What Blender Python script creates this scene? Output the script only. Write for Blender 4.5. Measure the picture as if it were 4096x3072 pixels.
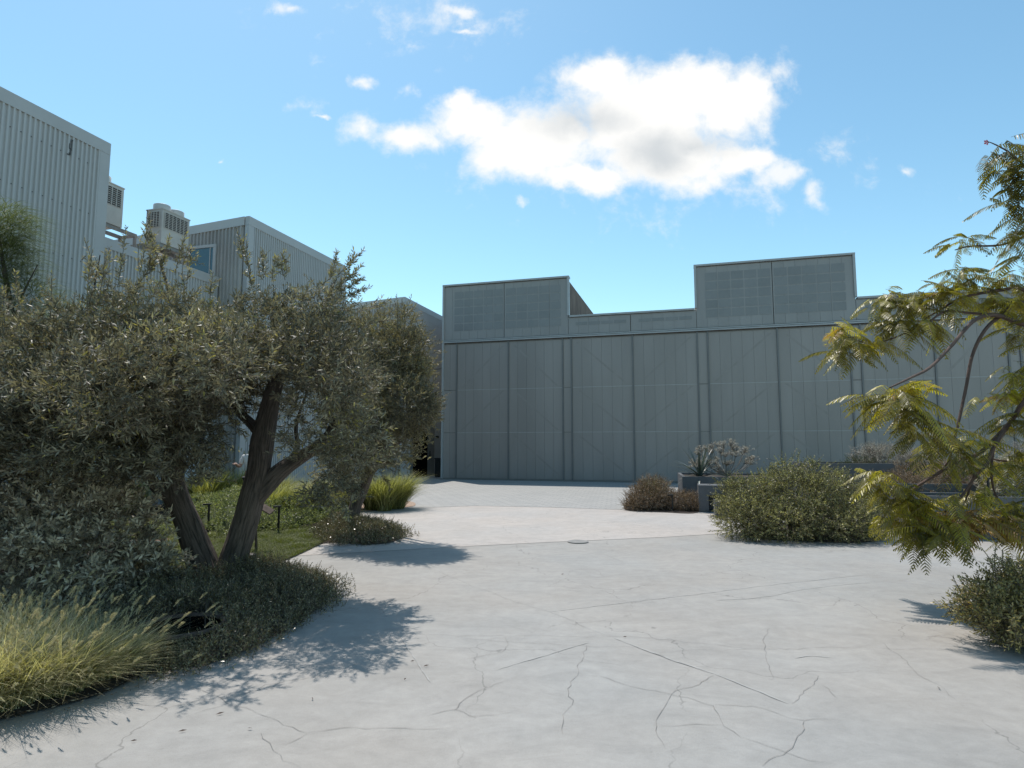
import bpy, math, random
import numpy as np
from mathutils import Vector, noise as mnoise
R = math.radians
for o in list(bpy.data.objects): bpy.data.objects.remove(o)
C = bpy.context.scene.collection
S = bpy.context.scene
# ------------------------------------------------------------------ camera
F, CX, CY, H = 2460.0, 2048.0, 1536.0, 1.6          # survey of the photograph (4096 x 3072)
TH = math.atan(239.0 / F)
cam = bpy.data.cameras.new('camera'); camo = bpy.data.objects.new('camera', cam); C.objects.link(camo)
camo.location = (0, 0, H); camo.rotation_euler = (R(90) + TH, 0, 0)
cam.sensor_width = 36; cam.lens = F / 4096 * 36; cam.clip_end = 3000; cam.clip_start = 0.05
S.camera = camo
# ------------------------------------------------------------------ sun, sky, exposure
SUN_EL = 65.0
SUN_AZ = math.degrees(math.atan2(-0.47, 0.88))        # azimuth of the sun measured from +Y towards +X
sd = Vector((math.sin(R(SUN_AZ)) * math.cos(R(SUN_EL)), math.cos(R(SUN_AZ)) * math.cos(R(SUN_EL)), math.sin(R(SUN_EL))))
sl = bpy.data.lights.new('sun', 'SUN'); sl.energy = 2.7; sl.angle = R(0.53); sl.color = (1, 0.94, 0.875)
so = bpy.data.objects.new('sun', sl); C.objects.link(so); so.rotation_euler = (-sd).to_track_quat('-Z', 'Y').to_euler()
S.view_settings.view_transform = 'Standard'; S.view_settings.look = 'None'
S.view_settings.exposure = 0.72; S.view_settings.gamma = 1.0; S.view_settings.use_curve_mapping = False

def ray(px, py):
    u = (px - CX) / F; v = (CY - py) / F
    return np.array([u, math.cos(TH) - v * math.sin(TH), math.sin(TH) + v * math.cos(TH)])
def G(px, py, z=0.0):
    r = ray(px, py); return r * ((z - H) / r[2]) + np.array([0, 0, H])
def P(px, py, Y):
    r = ray(px, py); return r * (Y / r[1]) + np.array([0, 0, H])
def WP(px, py, p0, n):
    r = ray(px, py); o = np.array([0, 0, H]); t = np.dot(np.array(p0) - o, n) / np.dot(r, n); return o + r * t
def proj(p):
    """approximate photo pixel of points (N,3)"""
    p = np.asarray(p) - np.array([0, 0, H]); c, s = math.cos(TH), math.sin(TH)
    d = p[..., 1] * c + p[..., 2] * s; up = -p[..., 1] * s + p[..., 2] * c
    return CX + F * p[..., 0] / d, CY - F * up / d

w = bpy.data.worlds.new('World'); S.world = w; w.use_nodes = True
nt = w.node_tree; N = nt.nodes; L = nt.links
for n in list(N): N.remove(n)
def nd(t, **k):
    n = N.new(t)
    for a, b in k.items(): setattr(n, a, b)
    return n
def mth(op, a, b=None, c=None, clamp=False):
    n = N.new('ShaderNodeMath'); n.operation = op; n.use_clamp = clamp
    for i, x in enumerate((a, b, c)):
        if x is None: continue
        if hasattr(x, 'is_output'): L.new(x, n.inputs[i])
        else: n.inputs[i].default_value = x
    return n.outputs[0]
def vmth(op, a, b=None):
    n = N.new('ShaderNodeVectorMath'); n.operation = op
    for i, x in enumerate((a, b)):
        if x is None: continue
        if hasattr(x, 'is_output'): L.new(x, n.inputs[i])
        else: n.inputs[i].default_value = x
    return n.outputs['Value'] if op in ('LENGTH', 'DOT_PRODUCT') else n.outputs[0]
sky = nd('ShaderNodeTexSky', sky_type='NISHITA', sun_disc=False)
sky.sun_elevation = R(SUN_EL); sky.sun_rotation = R(SUN_AZ) % (2 * math.pi)
sky.air_density = 1.0; sky.dust_density = 0.35; sky.ozone_density = 1.6
SKY_S = 0.15
hsv = nd('ShaderNodeHueSaturation'); hsv.inputs['Saturation'].default_value = 1.1; hsv.inputs['Value'].default_value = 1.0
L.new(sky.outputs[0], hsv.inputs['Color'])
skt = nd('ShaderNodeMixRGB', blend_type='MULTIPLY'); skt.inputs[0].default_value = 1; L.new(hsv.outputs[0], skt.inputs[1]); skt.inputs[2].default_value = (.80, .90, .75, 1)
tc = nd('ShaderNodeTexCoord')
sep = nd('ShaderNodeSeparateXYZ'); L.new(tc.outputs['Generated'], sep.inputs[0])
ysafe = mth('MAXIMUM', sep.outputs[1], 0.05)
U = mth('DIVIDE', sep.outputs[0], ysafe); V = mth('DIVIDE', sep.outputs[2], ysafe)
cmb = nd('ShaderNodeCombineXYZ'); L.new(U, cmb.inputs[0]); L.new(V, cmb.inputs[1])
def fbm(scale, detail, rough, dist=0.0, src=None):
    n = nd('ShaderNodeTexNoise'); n.inputs['Scale'].default_value = scale; n.inputs['Detail'].default_value = detail
    n.inputs['Roughness'].default_value = rough; n.inputs['Distortion'].default_value = dist
    L.new(src if src else cmb.outputs[0], n.inputs['Vector']); return n
wob = fbm(9, 5, 0.6); wv = vmth('SUBTRACT', wob.outputs['Color'], (0.5, 0.5, 0.5))
sc = nd('ShaderNodeVectorMath', operation='SCALE'); L.new(wv, sc.inputs[0]); sc.inputs['Scale'].default_value = 0.075
uvw = vmth('ADD', cmb.outputs[0], sc.outputs[0])
def ell(px, py, rx, ry, wgt=1.0):
    r = ray(px, py); cu, cv = r[0] / r[1], r[2] / r[1]
    ru, rv = rx / F * 1.02, ry / F * 1.05
    d = vmth('SUBTRACT', uvw, (cu, cv, 0)); d = vmth('MULTIPLY', d, (1 / ru, 1 / rv, 0))
    return mth('MULTIPLY', mth('SUBTRACT', 1.0, vmth('LENGTH', d)), wgt)
def union(lst):
    o = lst[0]
    for x in lst[1:]: o = mth('SMOOTH_MAX', o, x, 0.12)
    return o
main = [ell(2560, 470, 430, 280), ell(2760, 330, 240, 150), ell(2900, 420, 210, 200), ell(2420, 330, 200, 120),
        ell(2200, 560, 300, 190), ell(1870, 490, 230, 125, .9), ell(1850, 420, 90, 80), ell(2700, 620, 400, 170),
        ell(2350, 700, 260, 90), ell(2050, 620, 230, 170), ell(3020, 370, 130, 150), ell(2980, 640, 170, 90),
        ell(1620, 540, 210, 75, .62), ell(1450, 520, 110, 60, .5)]
wisps = [ell(1160, 45, 100, 50, .7), ell(1850, 50, 130, 32, .7), ell(1850, 130, 90, 22, .6), ell(1440, 340, 90, 38, .6),
         ell(1230, 450, 120, 60, .42), ell(1290, 488, 40, 16, .8), ell(3140, 690, 170, 100, .85), ell(3250, 760, 80, 75, .7),
         ell(3120, 300, 90, 110, .45), ell(3625, 685, 50, 32, .5), ell(1620, 360, 60, 40, .3), ell(2090, 815, 40, 35, .6),
         ell(880, 634, 22, 14, .6), ell(3500, 640, 50, 40, .25), ell(2700, 700, 700, 180, .25), ell(1700, 90, 420, 120, .22)]
bn = fbm(13, 9, 0.62, 0.3); fn = fbm(42, 6, 0.6)
nz = mth('ADD', mth('MULTIPLY', mth('SUBTRACT', bn.outputs[0], 0.5), 1.1), mth('MULTIPLY', mth('SUBTRACT', fn.outputs[0], 0.5), 0.35))
dm = mth('ADD', union(main), mth('MULTIPLY', nz, 0.95)); dw = mth('ADD', union(wisps), mth('MULTIPLY', nz, 1.5))
def smooth(x, a, b, lo=0, hi=1):
    n = nd('ShaderNodeMapRange', interpolation_type='SMOOTHSTEP'); L.new(x, n.inputs[0])
    for i, v in enumerate((a, b, lo, hi)): n.inputs[i + 1].default_value = v
    return n.outputs[0]
am = smooth(dm, -0.08, 0.55); aw = smooth(dw, 0.0, 0.75, 0, .85)
alpha = mth('MAXIMUM', am, aw)
front = smooth(sep.outputs[1], 0.1, 0.25); alpha = mth('MULTIPLY', alpha, front)
shade_e = union([ell(2640, 600, 150, 90), ell(2330, 480, 190, 60, .75), ell(2780, 580, 180, 50, .7)])
shade = smooth(mth('ADD', shade_e, mth('MULTIPLY', nz, 0.6)), -0.55, 1.0, 0, 1)
ccol = nd('ShaderNodeMixRGB'); L.new(shade, ccol.inputs[0])
ccol.inputs[1].default_value = (0.93, 0.925, 0.905, 1); ccol.inputs[2].default_value = (0.60, 0.635, 0.66, 1)
cs = nd('ShaderNodeMixRGB', blend_type='MULTIPLY'); cs.inputs[0].default_value = 1
L.new(ccol.outputs[0], cs.inputs[1]); k = .68 / SKY_S; cs.inputs[2].default_value = (k, k, k, 1)
mix = nd('ShaderNodeMixRGB'); L.new(alpha, mix.inputs[0]); L.new(skt.outputs[0], mix.inputs[1]); L.new(cs.outputs[0], mix.inputs[2])
bg = nd('ShaderNodeBackground'); bg.inputs[1].default_value = SKY_S; L.new(mix.outputs[0], bg.inputs[0])
out = nd('ShaderNodeOutputWorld'); L.new(bg.outputs[0], out.inputs[0])

# ------------------------------------------------------------------ object helpers
def tag(o, label=None, cat=None, group=None, kind=None):
    if label: o['label'] = label
    if cat: o['category'] = cat
    if group: o['group'] = group
    if kind: o['kind'] = kind
    return o
def thing(name, label, cat, loc=(0, 0, 0), group=None, kind=None):
    o = bpy.data.objects.new(name, None); C.objects.link(o); o.location = tuple(loc); o.empty_display_size = 0.1
    return tag(o, label, cat, group, kind)
def link(name, me, mat, parent=None):
    o = bpy.data.objects.new(name, me); C.objects.link(o)
    for m in (mat if isinstance(mat, (list, tuple)) else [mat]): me.materials.append(m)
    if parent is not None:
        o.parent = parent; l = Vector(parent.location); pp = parent.parent
        while pp is not None: l = l + Vector(pp.location); pp = pp.parent
        o.location = -l
    return o
class MB:
    """collects geometry given in world coordinates"""
    def __init__(s): s.v = []; s.f = []; s.m = []; s.t = []; s.n = 0
    def add(s, V_, F_, mi=0, tint=None):
        V_ = np.asarray(V_, float).reshape(-1, 3); s.v.append(V_)
        for i, f in enumerate(F_):
            s.f.append([a + s.n for a in f]); s.m.append(mi); s.t.append(tint if tint is not None else 0.5)
        s.n += len(V_); return s
    def box(s, fr, a0, a1, b0, b1, z0, z1, mi=0, tint=None):
        o, ex, ey = fr; ez = np.array([0, 0, 1.])
        z = z0 if hasattr(z0, '__len__') else (z0,) * 4; zz = z1 if hasattr(z1, '__len__') else (z1,) * 4
        cs_ = [(a0, b0), (a1, b0), (a1, b1), (a0, b1)]
        vs = [o + ex * a + ey * b + ez * z[i] for i, (a, b) in enumerate(cs_)] + [o + ex * a + ey * b + ez * zz[i] for i, (a, b) in enumerate(cs_)]
        fs = [(0, 3, 2, 1), (4, 5, 6, 7), (0, 1, 5, 4), (1, 2, 6, 5), (2, 3, 7, 6), (3, 0, 4, 7)]
        return s.add(vs, fs, mi, tint)
    def bar(s, p0, p1, w_, h_=None, mi=0):
        p0 = np.array(p0, float); p1 = np.array(p1, float); h_ = h_ or w_; d = p1 - p0; d /= np.linalg.norm(d)
        ref = np.array([0, 0, 1.]) if abs(d[2]) < .9 else np.array([1., 0, 0]); a = np.cross(d, ref); a /= np.linalg.norm(a); b = np.cross(a, d)
        q = [(-w_ / 2, -h_ / 2), (w_ / 2, -h_ / 2), (w_ / 2, h_ / 2), (-w_ / 2, h_ / 2)]
        vs = [p + a * x + b * y for p in (p0, p1) for x, y in q]
        return s.add(vs, [(0, 1, 2, 3), (7, 6, 5, 4), (0, 4, 5, 1), (1, 5, 6, 2), (2, 6, 7, 3), (3, 7, 4, 0)], mi)
    def lathe(s, c, prof, n=24, mi=0, axis=None, cap=True):
        c = np.array(c, float); vs = []; fs = []
        for r, z in prof:
            for i in range(n):
                a = 2 * math.pi * i / n; vs.append(c + np.array([r * math.cos(a), r * math.sin(a), z]))
        for j in range(len(prof) - 1):
            for i in range(n):
                fs.append((j * n + i, j * n + (i + 1) % n, (j + 1) * n + (i + 1) % n, (j + 1) * n + i))
        if cap: fs.append(tuple(range(n))[::-1]); fs.append(tuple((len(prof) - 1) * n + i for i in range(n)))
        return s.add(vs, fs, mi)
    def build(s, name, mat, parent=None, smooth_=False):
        me = bpy.data.meshes.new(name); vv = np.concatenate(s.v)
        me.from_pydata(vv.tolist(), [], s.f)
        me.polygons.foreach_set('material_index', s.m)
        at = me.attributes.new('tint', 'FLOAT', 'FACE'); at.data.foreach_set('value', s.t)
        if smooth_: me.polygons.foreach_set('use_smooth', [True] * len(s.f))
        me.update(); return link(name, me, mat, parent)
def quads_mesh(name, V4, tint, mat, parent=None, smooth_=False, nv=4):
    """V4 (N,nv,3) independent polygons"""
    n = len(V4); me = bpy.data.meshes.new(name)
    me.vertices.add(n * nv); me.vertices.foreach_set('co', V4.reshape(-1).astype(np.float32))
    me.loops.add(n * nv); me.loops.foreach_set('vertex_index', np.arange(n * nv, dtype=np.int32))
    me.polygons.add(n); me.polygons.foreach_set('loop_start', np.arange(0, n * nv, nv, dtype=np.int32))
    me.polygons.foreach_set('loop_total', np.full(n, nv, dtype=np.int32))
    me.update(calc_edges=True)
    at = me.attributes.new('tint', 'FLOAT', 'FACE'); at.data.foreach_set('value', np.asarray(tint, np.float32))
    return link(name, me, mat, parent)
def sheet(name, pts, z, mat, kind='structure', parent=None):
    me = bpy.data.meshes.new(name); me.from_pydata([(p[0], p[1], z) for p in pts], [], [list(range(len(pts)))])
    me.update()
    if me.polygons[0].normal.z < 0: me.flip_normals()
    o = link(name, me, mat, parent)
    if kind: o['kind'] = kind
    return o
def smooth_poly(pts, n=6):
    pts = [np.array(p[:2]) for p in pts]; out_ = []
    m = len(pts)
    for i in range(m):
        p0, p1, p2, p3 = pts[i - 1], pts[i], pts[(i + 1) % m], pts[(i + 2) % m]
        for k_ in range(n):
            t = k_ / n
            out_.append(.5 * ((2 * p1) + (-p0 + p2) * t + (2 * p0 - 5 * p1 + 4 * p2 - p3) * t * t + (-p0 + 3 * p1 - 3 * p2 + p3) * t ** 3))
    return out_
# ------------------------------------------------------------------ materials
def newmat(name):
    m = bpy.data.materials.new(name); m.use_nodes = True; t = m.node_tree
    b = t.nodes['Principled BSDF']; return m, t, b
def ramp(t, src, stops):
    r = t.nodes.new('ShaderNodeValToRGB'); e = r.color_ramp.elements
    while len(e) > 1: e.remove(e[-1])
    e[0].position = stops[0][0]; e[0].color = (*stops[0][1], 1)
    for p, c in stops[1:]:
        x = e.new(p); x.color = (*c, 1)
    t.links.new(src, r.inputs[0]); return r.outputs[0]
def pm(name, c1, c2=None, rough=0.6, scale=3.0, detail=6, stretch=(1, 1, 1), bump=0.0, bscale=None, spec=0.5, metal=0.0, tint=0.0, bdist=0.02):
    m, t, b = newmat(name); c2 = c2 or tuple(x * .82 for x in c1)
    tcn = t.nodes.new('ShaderNodeTexCoord'); mp = t.nodes.new('ShaderNodeMapping'); mp.inputs['Scale'].default_value = stretch
    t.links.new(tcn.outputs['Object'], mp.inputs[0])
    nz_ = t.nodes.new('ShaderNodeTexNoise'); nz_.inputs['Scale'].default_value = scale; nz_.inputs['Detail'].default_value = detail; nz_.inputs['Roughness'].default_value = .6
    t.links.new(mp.outputs[0], nz_.inputs['Vector'])
    col = ramp(t, nz_.outputs[0], [(0.32, c2), (0.68, c1)])
    if tint:
        at = t.nodes.new('ShaderNodeAttribute'); at.attribute_name = 'tint'
        mr = t.nodes.new('ShaderNodeMapRange'); t.links.new(at.outputs['Fac'], mr.inputs[0]); mr.inputs[3].default_value = 1 - tint; mr.inputs[4].default_value = 1 + tint
        mx = t.nodes.new('ShaderNodeVectorMath'); mx.operation = 'SCALE'; t.links.new(col, mx.inputs[0]); t.links.new(mr.outputs[0], mx.inputs['Scale']); col = mx.outputs[0]
    t.links.new(col, b.inputs['Base Color'])
    b.inputs['Roughness'].default_value = rough; b.inputs['Metallic'].default_value = metal; b.inputs['Specular IOR Level'].default_value = spec
    if bump:
        n2 = t.nodes.new('ShaderNodeTexNoise'); n2.inputs['Scale'].default_value = bscale or scale * 8; n2.inputs['Detail'].default_value = 8
        t.links.new(mp.outputs[0], n2.inputs['Vector'])
        bp = t.nodes.new('ShaderNodeBump'); bp.inputs['Strength'].default_value = bump; bp.inputs['Distance'].default_value = bdist
        t.links.new(n2.outputs[0], bp.inputs['Height']); t.links.new(bp.outputs[0], b.inputs['Normal'])
    return m
def leafmat(name, stops, rough=0.4, trans=0.25, tcol=None, spec=0.5):
    m, t, b = newmat(name); at = t.nodes.new('ShaderNodeAttribute'); at.attribute_name = 'tint'
    col = ramp(t, at.outputs['Fac'], stops); t.links.new(col, b.inputs['Base Color'])
    b.inputs['Roughness'].default_value = rough; b.inputs['Specular IOR Level'].default_value = spec
    if trans:
        tr = t.nodes.new('ShaderNodeBsdfTranslucent'); o = t.nodes['Material Output']; mx = t.nodes.new('ShaderNodeMixShader')
        g = t.nodes.new('ShaderNodeMixRGB'); g.blend_type = 'MULTIPLY'; g.inputs[0].default_value = 1; t.links.new(col, g.inputs[1]); g.inputs[2].default_value = (*(tcol or (1.5, 1.6, .7)), 1)
        t.links.new(g.outputs[0], tr.inputs[0]); mx.inputs[0].default_value = trans
        t.links.new(b.outputs[0], mx.inputs[1]); t.links.new(tr.outputs[0], mx.inputs[2]); t.links.new(mx.outputs[0], o.inputs[0])
    return m
M = {}
def concrete(name, base, var, mottled=1.0):
    m, t, b = newmat(name); tcn = t.nodes.new('ShaderNodeTexCoord')
    def nz_(sc_, dt, rg=.6, st=(1, 1, 1), ds=0):
        mp = t.nodes.new('ShaderNodeMapping'); mp.inputs['Scale'].default_value = st; t.links.new(tcn.outputs['Object'], mp.inputs[0])
        n = t.nodes.new('ShaderNodeTexNoise'); n.inputs['Scale'].default_value = sc_; n.inputs['Detail'].default_value = dt; n.inputs['Roughness'].default_value = rg; n.inputs['Distortion'].default_value = ds
        t.links.new(mp.outputs[0], n.inputs['Vector']); return n.outputs[0]
    a = ramp(t, nz_(.5, 6, .6), [(.3, tuple(x * (1 - .14 * mottled) for x in base)), (.7, base)])
    def mul(c, f, lo, hi, p0=.35, p1=.65):
        r = ramp(t, f, [(p0, (lo,) * 3), (p1, (hi,) * 3)]); g = t.nodes.new('ShaderNodeMixRGB'); g.blend_type = 'MULTIPLY'; g.inputs[0].default_value = 1
        t.links.new(c, g.inputs[1]); t.links.new(r, g.inputs[2]); return g.outputs[0]
    a = mul(a, nz_(1.6, 10, .72, (1, 1.6, 1), 1.5), .88, 1.05)
    a = mul(a, nz_(9, 8, .75), .92, 1.05)
    a = mul(a, nz_(160, 3, .6), .93, 1.05)
    a = mul(a, nz_(28, 2, .5), .90, 1.0, .24, .33)
    # hue drift: warm and cool patches
    w_ = ramp(t, nz_(.33, 3), [(.4, (1.02, .995, .97)), (.6, (.985, 1.0, 1.01))]); g = t.nodes.new('ShaderNodeMixRGB'); g.blend_type = 'MULTIPLY'; g.inputs[0].default_value = 1
    t.links.new(a, g.inputs[1]); t.links.new(w_, g.inputs[2]); a = g.outputs[0]
    # hairline cracks
    nn = t.nodes.new('ShaderNodeTexNoise'); nn.inputs['Scale'].default_value = 1.3; nn.inputs['Detail'].default_value = 7; t.links.new(tcn.outputs['Object'], nn.inputs['Vector'])
    vm = t.nodes.new('ShaderNodeVectorMath'); vm.operation = 'SCALE'; vm.inputs['Scale'].default_value = 0.9; t.links.new(nn.outputs['Color'], vm.inputs[0])
    va = t.nodes.new('ShaderNodeVectorMath'); va.operation = 'ADD'; t.links.new(tcn.outputs['Object'], va.inputs[0]); t.links.new(vm.outputs[0], va.inputs[1])
    vo = t.nodes.new('ShaderNodeTexVoronoi'); vo.feature = 'DISTANCE_TO_EDGE'; vo.inputs['Scale'].default_value = .55; t.links.new(va.outputs[0], vo.inputs['Vector'])
    cr = ramp(t, vo.outputs['Distance'], [(0.0, (.62,) * 3), (.0035, (1,) * 3)])
    mk = ramp(t, nz_(.8, 3), [(.40, (0,) * 3), (.52, (1,) * 3)])
    g = t.nodes.new('ShaderNodeMixRGB'); g.blend_type = 'MULTIPLY'; t.links.new(mk, g.inputs[0]); t.links.new(a, g.inputs[1]); t.links.new(cr, g.inputs[2]); a = g.outputs[0]
    t.links.new(a, b.inputs['Base Color']); b.inputs['Roughness'].default_value = .62; b.inputs['Specular IOR Level'].default_value = .35
    bp = t.nodes.new('ShaderNodeBump'); bp.inputs['Strength'].default_value = .25; bp.inputs['Distance'].default_value = .01
    t.links.new(nz_(60, 8, .7), bp.inputs['Height']); t.links.new(bp.outputs[0], b.inputs['Normal'])
    return m
M['slab'] = concrete('polished_concrete', (.36, .345, .322), .1)
M['slab_far'] = concrete('pale_concrete', (.455, .42, .388), .1, .6)
M['crack'] = pm('crack_dark', (.23, .215, .20), rough=.9)
M['scrape'] = pm('scrape_light', (.42, .41, .39), rough=.9)
M['soil'] = pm('soil', (.06, .043, .032), (.03, .022, .017), .95, 6, bump=.8, bscale=40)
M['redsoil'] = pm('red_gravel', (.34, .20, .14), (.22, .12, .085), .95, 30, bump=.8, bscale=120)
M['gravel'] = pm('beige_gravel', (.48, .36, .28), (.30, .21, .15), .95, 45, bump=.8, bscale=150)
M['ground'] = pm('ground_far', (.40, .38, .35), rough=.9, scale=.3)
# pavers
m, t, b = newmat('grey_pavers'); tcn = t.nodes.new('ShaderNodeTexCoord'); mp = t.nodes.new('ShaderNodeMapping'); mp.inputs['Rotation'].default_value = (0, 0, R(28))
t.links.new(tcn.outputs['Object'], mp.inputs[0]); br = t.nodes.new('ShaderNodeTexBrick'); t.links.new(mp.outputs[0], br.inputs['Vector'])
br.inputs['Scale'].default_value = 1.0; br.inputs['Brick Width'].default_value = .4; br.inputs['Row Height'].default_value = .2; br.inputs['Mortar Size'].default_value = .009
br.inputs['Color1'].default_value = (.31, .305, .29, 1); br.inputs['Color2'].default_value = (.355, .345, .325, 1); br.inputs['Mortar'].default_value = (.15, .155, .15, 1)
t.links.new(br.outputs[0], b.inputs['Base Color']); b.inputs['Roughness'].default_value = .7; M['paver'] = m
M['clad'] = pm('corrugated_steel', (.46, .462, .455), (.40, .402, .395), .42, 1.2, stretch=(1, 1, .25), spec=.5, tint=.04)
M['trim'] = pm('steel_trim', (.45, .45, .442), (.41, .41, .402), .45, 1.5)
M['screw'] = pm('screw', (.05, .05, .05), rough=.6)
M['stained'] = pm('stained_steel', (.44, .425, .40), (.28, .26, .24), .6, 1.2, stretch=(1, 1, .35))
M['poly'] = pm('polycarbonate_panel', (.285, .262, .245), (.235, .215, .20), .36, .7, stretch=(1, 1, .2), spec=.6, tint=.055)
M['poly_up'] = pm('polycarbonate_upper', (.275, .268, .26), (.24, .233, .225), .36, .9, stretch=(1, 1, .2), spec=.55, tint=.08)
M['poly_dk'] = pm('panel_pane', (.20, .20, .198), (.18, .18, .178), .3, 1.5, spec=.6, tint=.06)
M['poly_seam'] = pm('panel_seam', (.20, .19, .18), rough=.5)
M['poly_line'] = pm('panel_rib', (.36, .35, .335), rough=.4)
M['brace'] = pm('panel_brace', (.265, .243, .227), (.22, .201, .187), rough=.35, spec=.55)
M['alu'] = pm('brushed_aluminium', (.36, .37, .37), (.31, .32, .32), .35, 3, spec=.6)
M['mull'] = pm('mullion_grey', (.17, .17, .168), rough=.4)
M['conc_dark'] = pm('stained_concrete', (.24, .19, .15), (.11, .085, .068), .85, 2.2, stretch=(1, 1, .4), bump=.3)
M['planter'] = pm('grey_planter', (.105, .108, .112), (.085, .088, .093), .6, 3, bump=.15, bscale=60)
M['black'] = pm('black_metal', (.012, .012, .013), rough=.5)
M['hole'] = pm('painted_darkness', (.004, .004, .004), rough=.95, spec=0)  # near-black colour standing in for the unlit depth of doorway and pit
M['rust'] = pm('rusty_rim', (.13, .09, .07), (.06, .04, .03), .8, 20)
M['acbody'] = pm('ac_casing', (.58, .54, .49), (.48, .445, .40), .5, 3)
M['acgrill'] = pm('ac_coil', (.06, .055, .05), rough=.7)
M['steel'] = pm('galvanised_steel', (.30, .29, .275), (.20, .19, .175), .5, 6)
M['white'] = pm('white_sheet', (.50, .54, .57), rough=.6)
M['doorgrey'] = pm('door_frame_grey', (.18, .20, .205), rough=.5)
M['lampgrey'] = pm('lamp_housing', (.22, .24, .25), rough=.45)
m, t, b = newmat('window_glass'); b.inputs['Base Color'].default_value = (.03, .09, .12, 1); b.inputs['Roughness'].default_value = .08; b.inputs['Specular IOR Level'].default_value = .9; M['glass'] = m
m, t, b = newmat('pale_glass'); b.inputs['Base Color'].default_value = (.20, .25, .26, 1); b.inputs['Roughness'].default_value = .15; M['glass2'] = m
# leaves
M['olive'] = leafmat('olive_leaf', [(0, (.06, .057, .038)), (.35, (.16, .148, .10)), (.7, (.26, .24, .168)), (.93, (.40, .37, .27)), (1, (.42, .37, .11))], .5, .28, (1.25, 1.2, .75), .42)
M['olive2'] = leafmat('olive_leaf_brown', [(0, (.075, .068, .042)), (.4, (.17, .152, .092)), (.8, (.29, .255, .155)), (1, (.40, .34, .15))], .5, .3, (1.25, 1.2, .7), .6)
M['silver'] = leafmat('silver_leaf', [(0, (.12, .10, .072)), (.5, (.37, .315, .225)), (1, (.68, .60, .45))], .5, .15, (1.1, 1.2, .8))
M['gcdark'] = leafmat('groundcover_leaf', [(0, (.05, .045, .022)), (.5, (.185, .165, .082)), (.85, (.36, .32, .19)), (1, (.38, .26, .16))], .24, .15, (1.2, 1.3, .7))
M['gclight'] = leafmat('groundcover_pale', [(0, (.08, .10, .035)), (.5, (.23, .26, .11)), (1, (.50, .50, .32))], .4, .35)
M['grassy'] = leafmat('fountain_grass', [(0, (.05, .06, .014)), (.5, (.21, .21, .065)), (1, (.52, .48, .25))], .5, .4, (1.4, 1.5, .6))
M['drygrass'] = leafmat('golden_grass', [(0, (.035, .038, .014)), (.45, (.25, .24, .11)), (1, (.72, .66, .44))], .5, .35, (1.4, 1.4, .6))
M['plume'] = leafmat('grass_plume', [(0, (.30, .27, .15)), (1, (.62, .56, .38))], .7, .4, (1.2, 1.2, .8))
M['lawn'] = leafmat('lawn_blade', [(0, (.04, .05, .008)), (.5, (.11, .13, .02)), (1, (.20, .20, .045))], .55, .35, (1.4, 1.6, .5))
M['wispy'] = leafmat('wispy_leaf', [(0, (.05, .065, .03)), (.6, (.12, .14, .055)), (1, (.22, .24, .10))], .45, .3)
M['shrubg'] = leafmat('shrub_leaf', [(0, (.045, .045, .018)), (.5, (.185, .175, .082)), (.85, (.38, .35, .17)), (1, (.54, .47, .22))], .38, .28)
M['shrubo'] = leafmat('shrub_leaf_olive', [(0, (.05, .045, .02)), (.5, (.21, .18, .075)), (.85, (.40, .33, .14)), (1, (.52, .39, .18))], .42, .28)
M['brownsh'] = leafmat('dry_shrub_leaf', [(0, (.08, .06, .02)), (.5, (.23, .15, .07)), (.85, (.38, .28, .19)), (1, (.52, .44, .37))], .55, .3, (1.3, 1.1, .7))
M['grey_bloom'] = leafmat('grey_bloom', [(0, (.16, .145, .12)), (1, (.55, .50, .42))], .6, .2, (1.1, 1.05, .9))
M['agave'] = leafmat('agave_leaf', [(0, (.055, .075, .065)), (1, (.16, .185, .165))], .4, .05)
M['poin'] = leafmat('poinciana_leaf', [(0, (.08, .075, .018)), (.45, (.21, .18, .038)), (.75, (.44, .38, .05)), (.88, (.34, .22, .08)), (1, (.36, .22, .09))], .4, .42, (1.35, 1.4, .4))
M['twig'] = leafmat('twig', [(0, (.05, .04, .03)), (1, (.16, .13, .10))], .8, 0)
M['twigpale'] = leafmat('pale_twig', [(0, (.10, .085, .065)), (1, (.26, .22, .18))], .8, 0)
def bark(name, c1, c2, su=9, sv=1.6, dist=.03):
    m, t, b = newmat(name); uv = t.nodes.new('ShaderNodeUVMap'); mp = t.nodes.new('ShaderNodeMapping'); mp.inputs['Scale'].default_value = (su, sv, 1)
    t.links.new(uv.outputs[0], mp.inputs[0])
    n = t.nodes.new('ShaderNodeTexNoise'); n.inputs['Scale'].default_value = 2.2; n.inputs['Detail'].default_value = 9; n.inputs['Roughness'].default_value = .65; n.inputs['Distortion'].default_value = .6
    t.links.new(mp.outputs[0], n.inputs['Vector'])
    t.links.new(ramp(t, n.outputs[0], [(.34, c2), (.62, c1)]), b.inputs['Base Color']); b.inputs['Roughness'].default_value = .85
    bp = t.nodes.new('ShaderNodeBump'); bp.inputs['Strength'].default_value = .9; bp.inputs['Distance'].default_value = dist
    t.links.new(n.outputs[0], bp.inputs['Height']); t.links.new(bp.outputs[0], b.inputs['Normal']); return m
M['bark'] = bark('olive_bark', (.15, .118, .098), (.03, .024, .02), 17, 2.0)
M['bark2'] = bark('poinciana_bark', (.15, .095, .075), (.06, .038, .03), 5, 3, .01)
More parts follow.
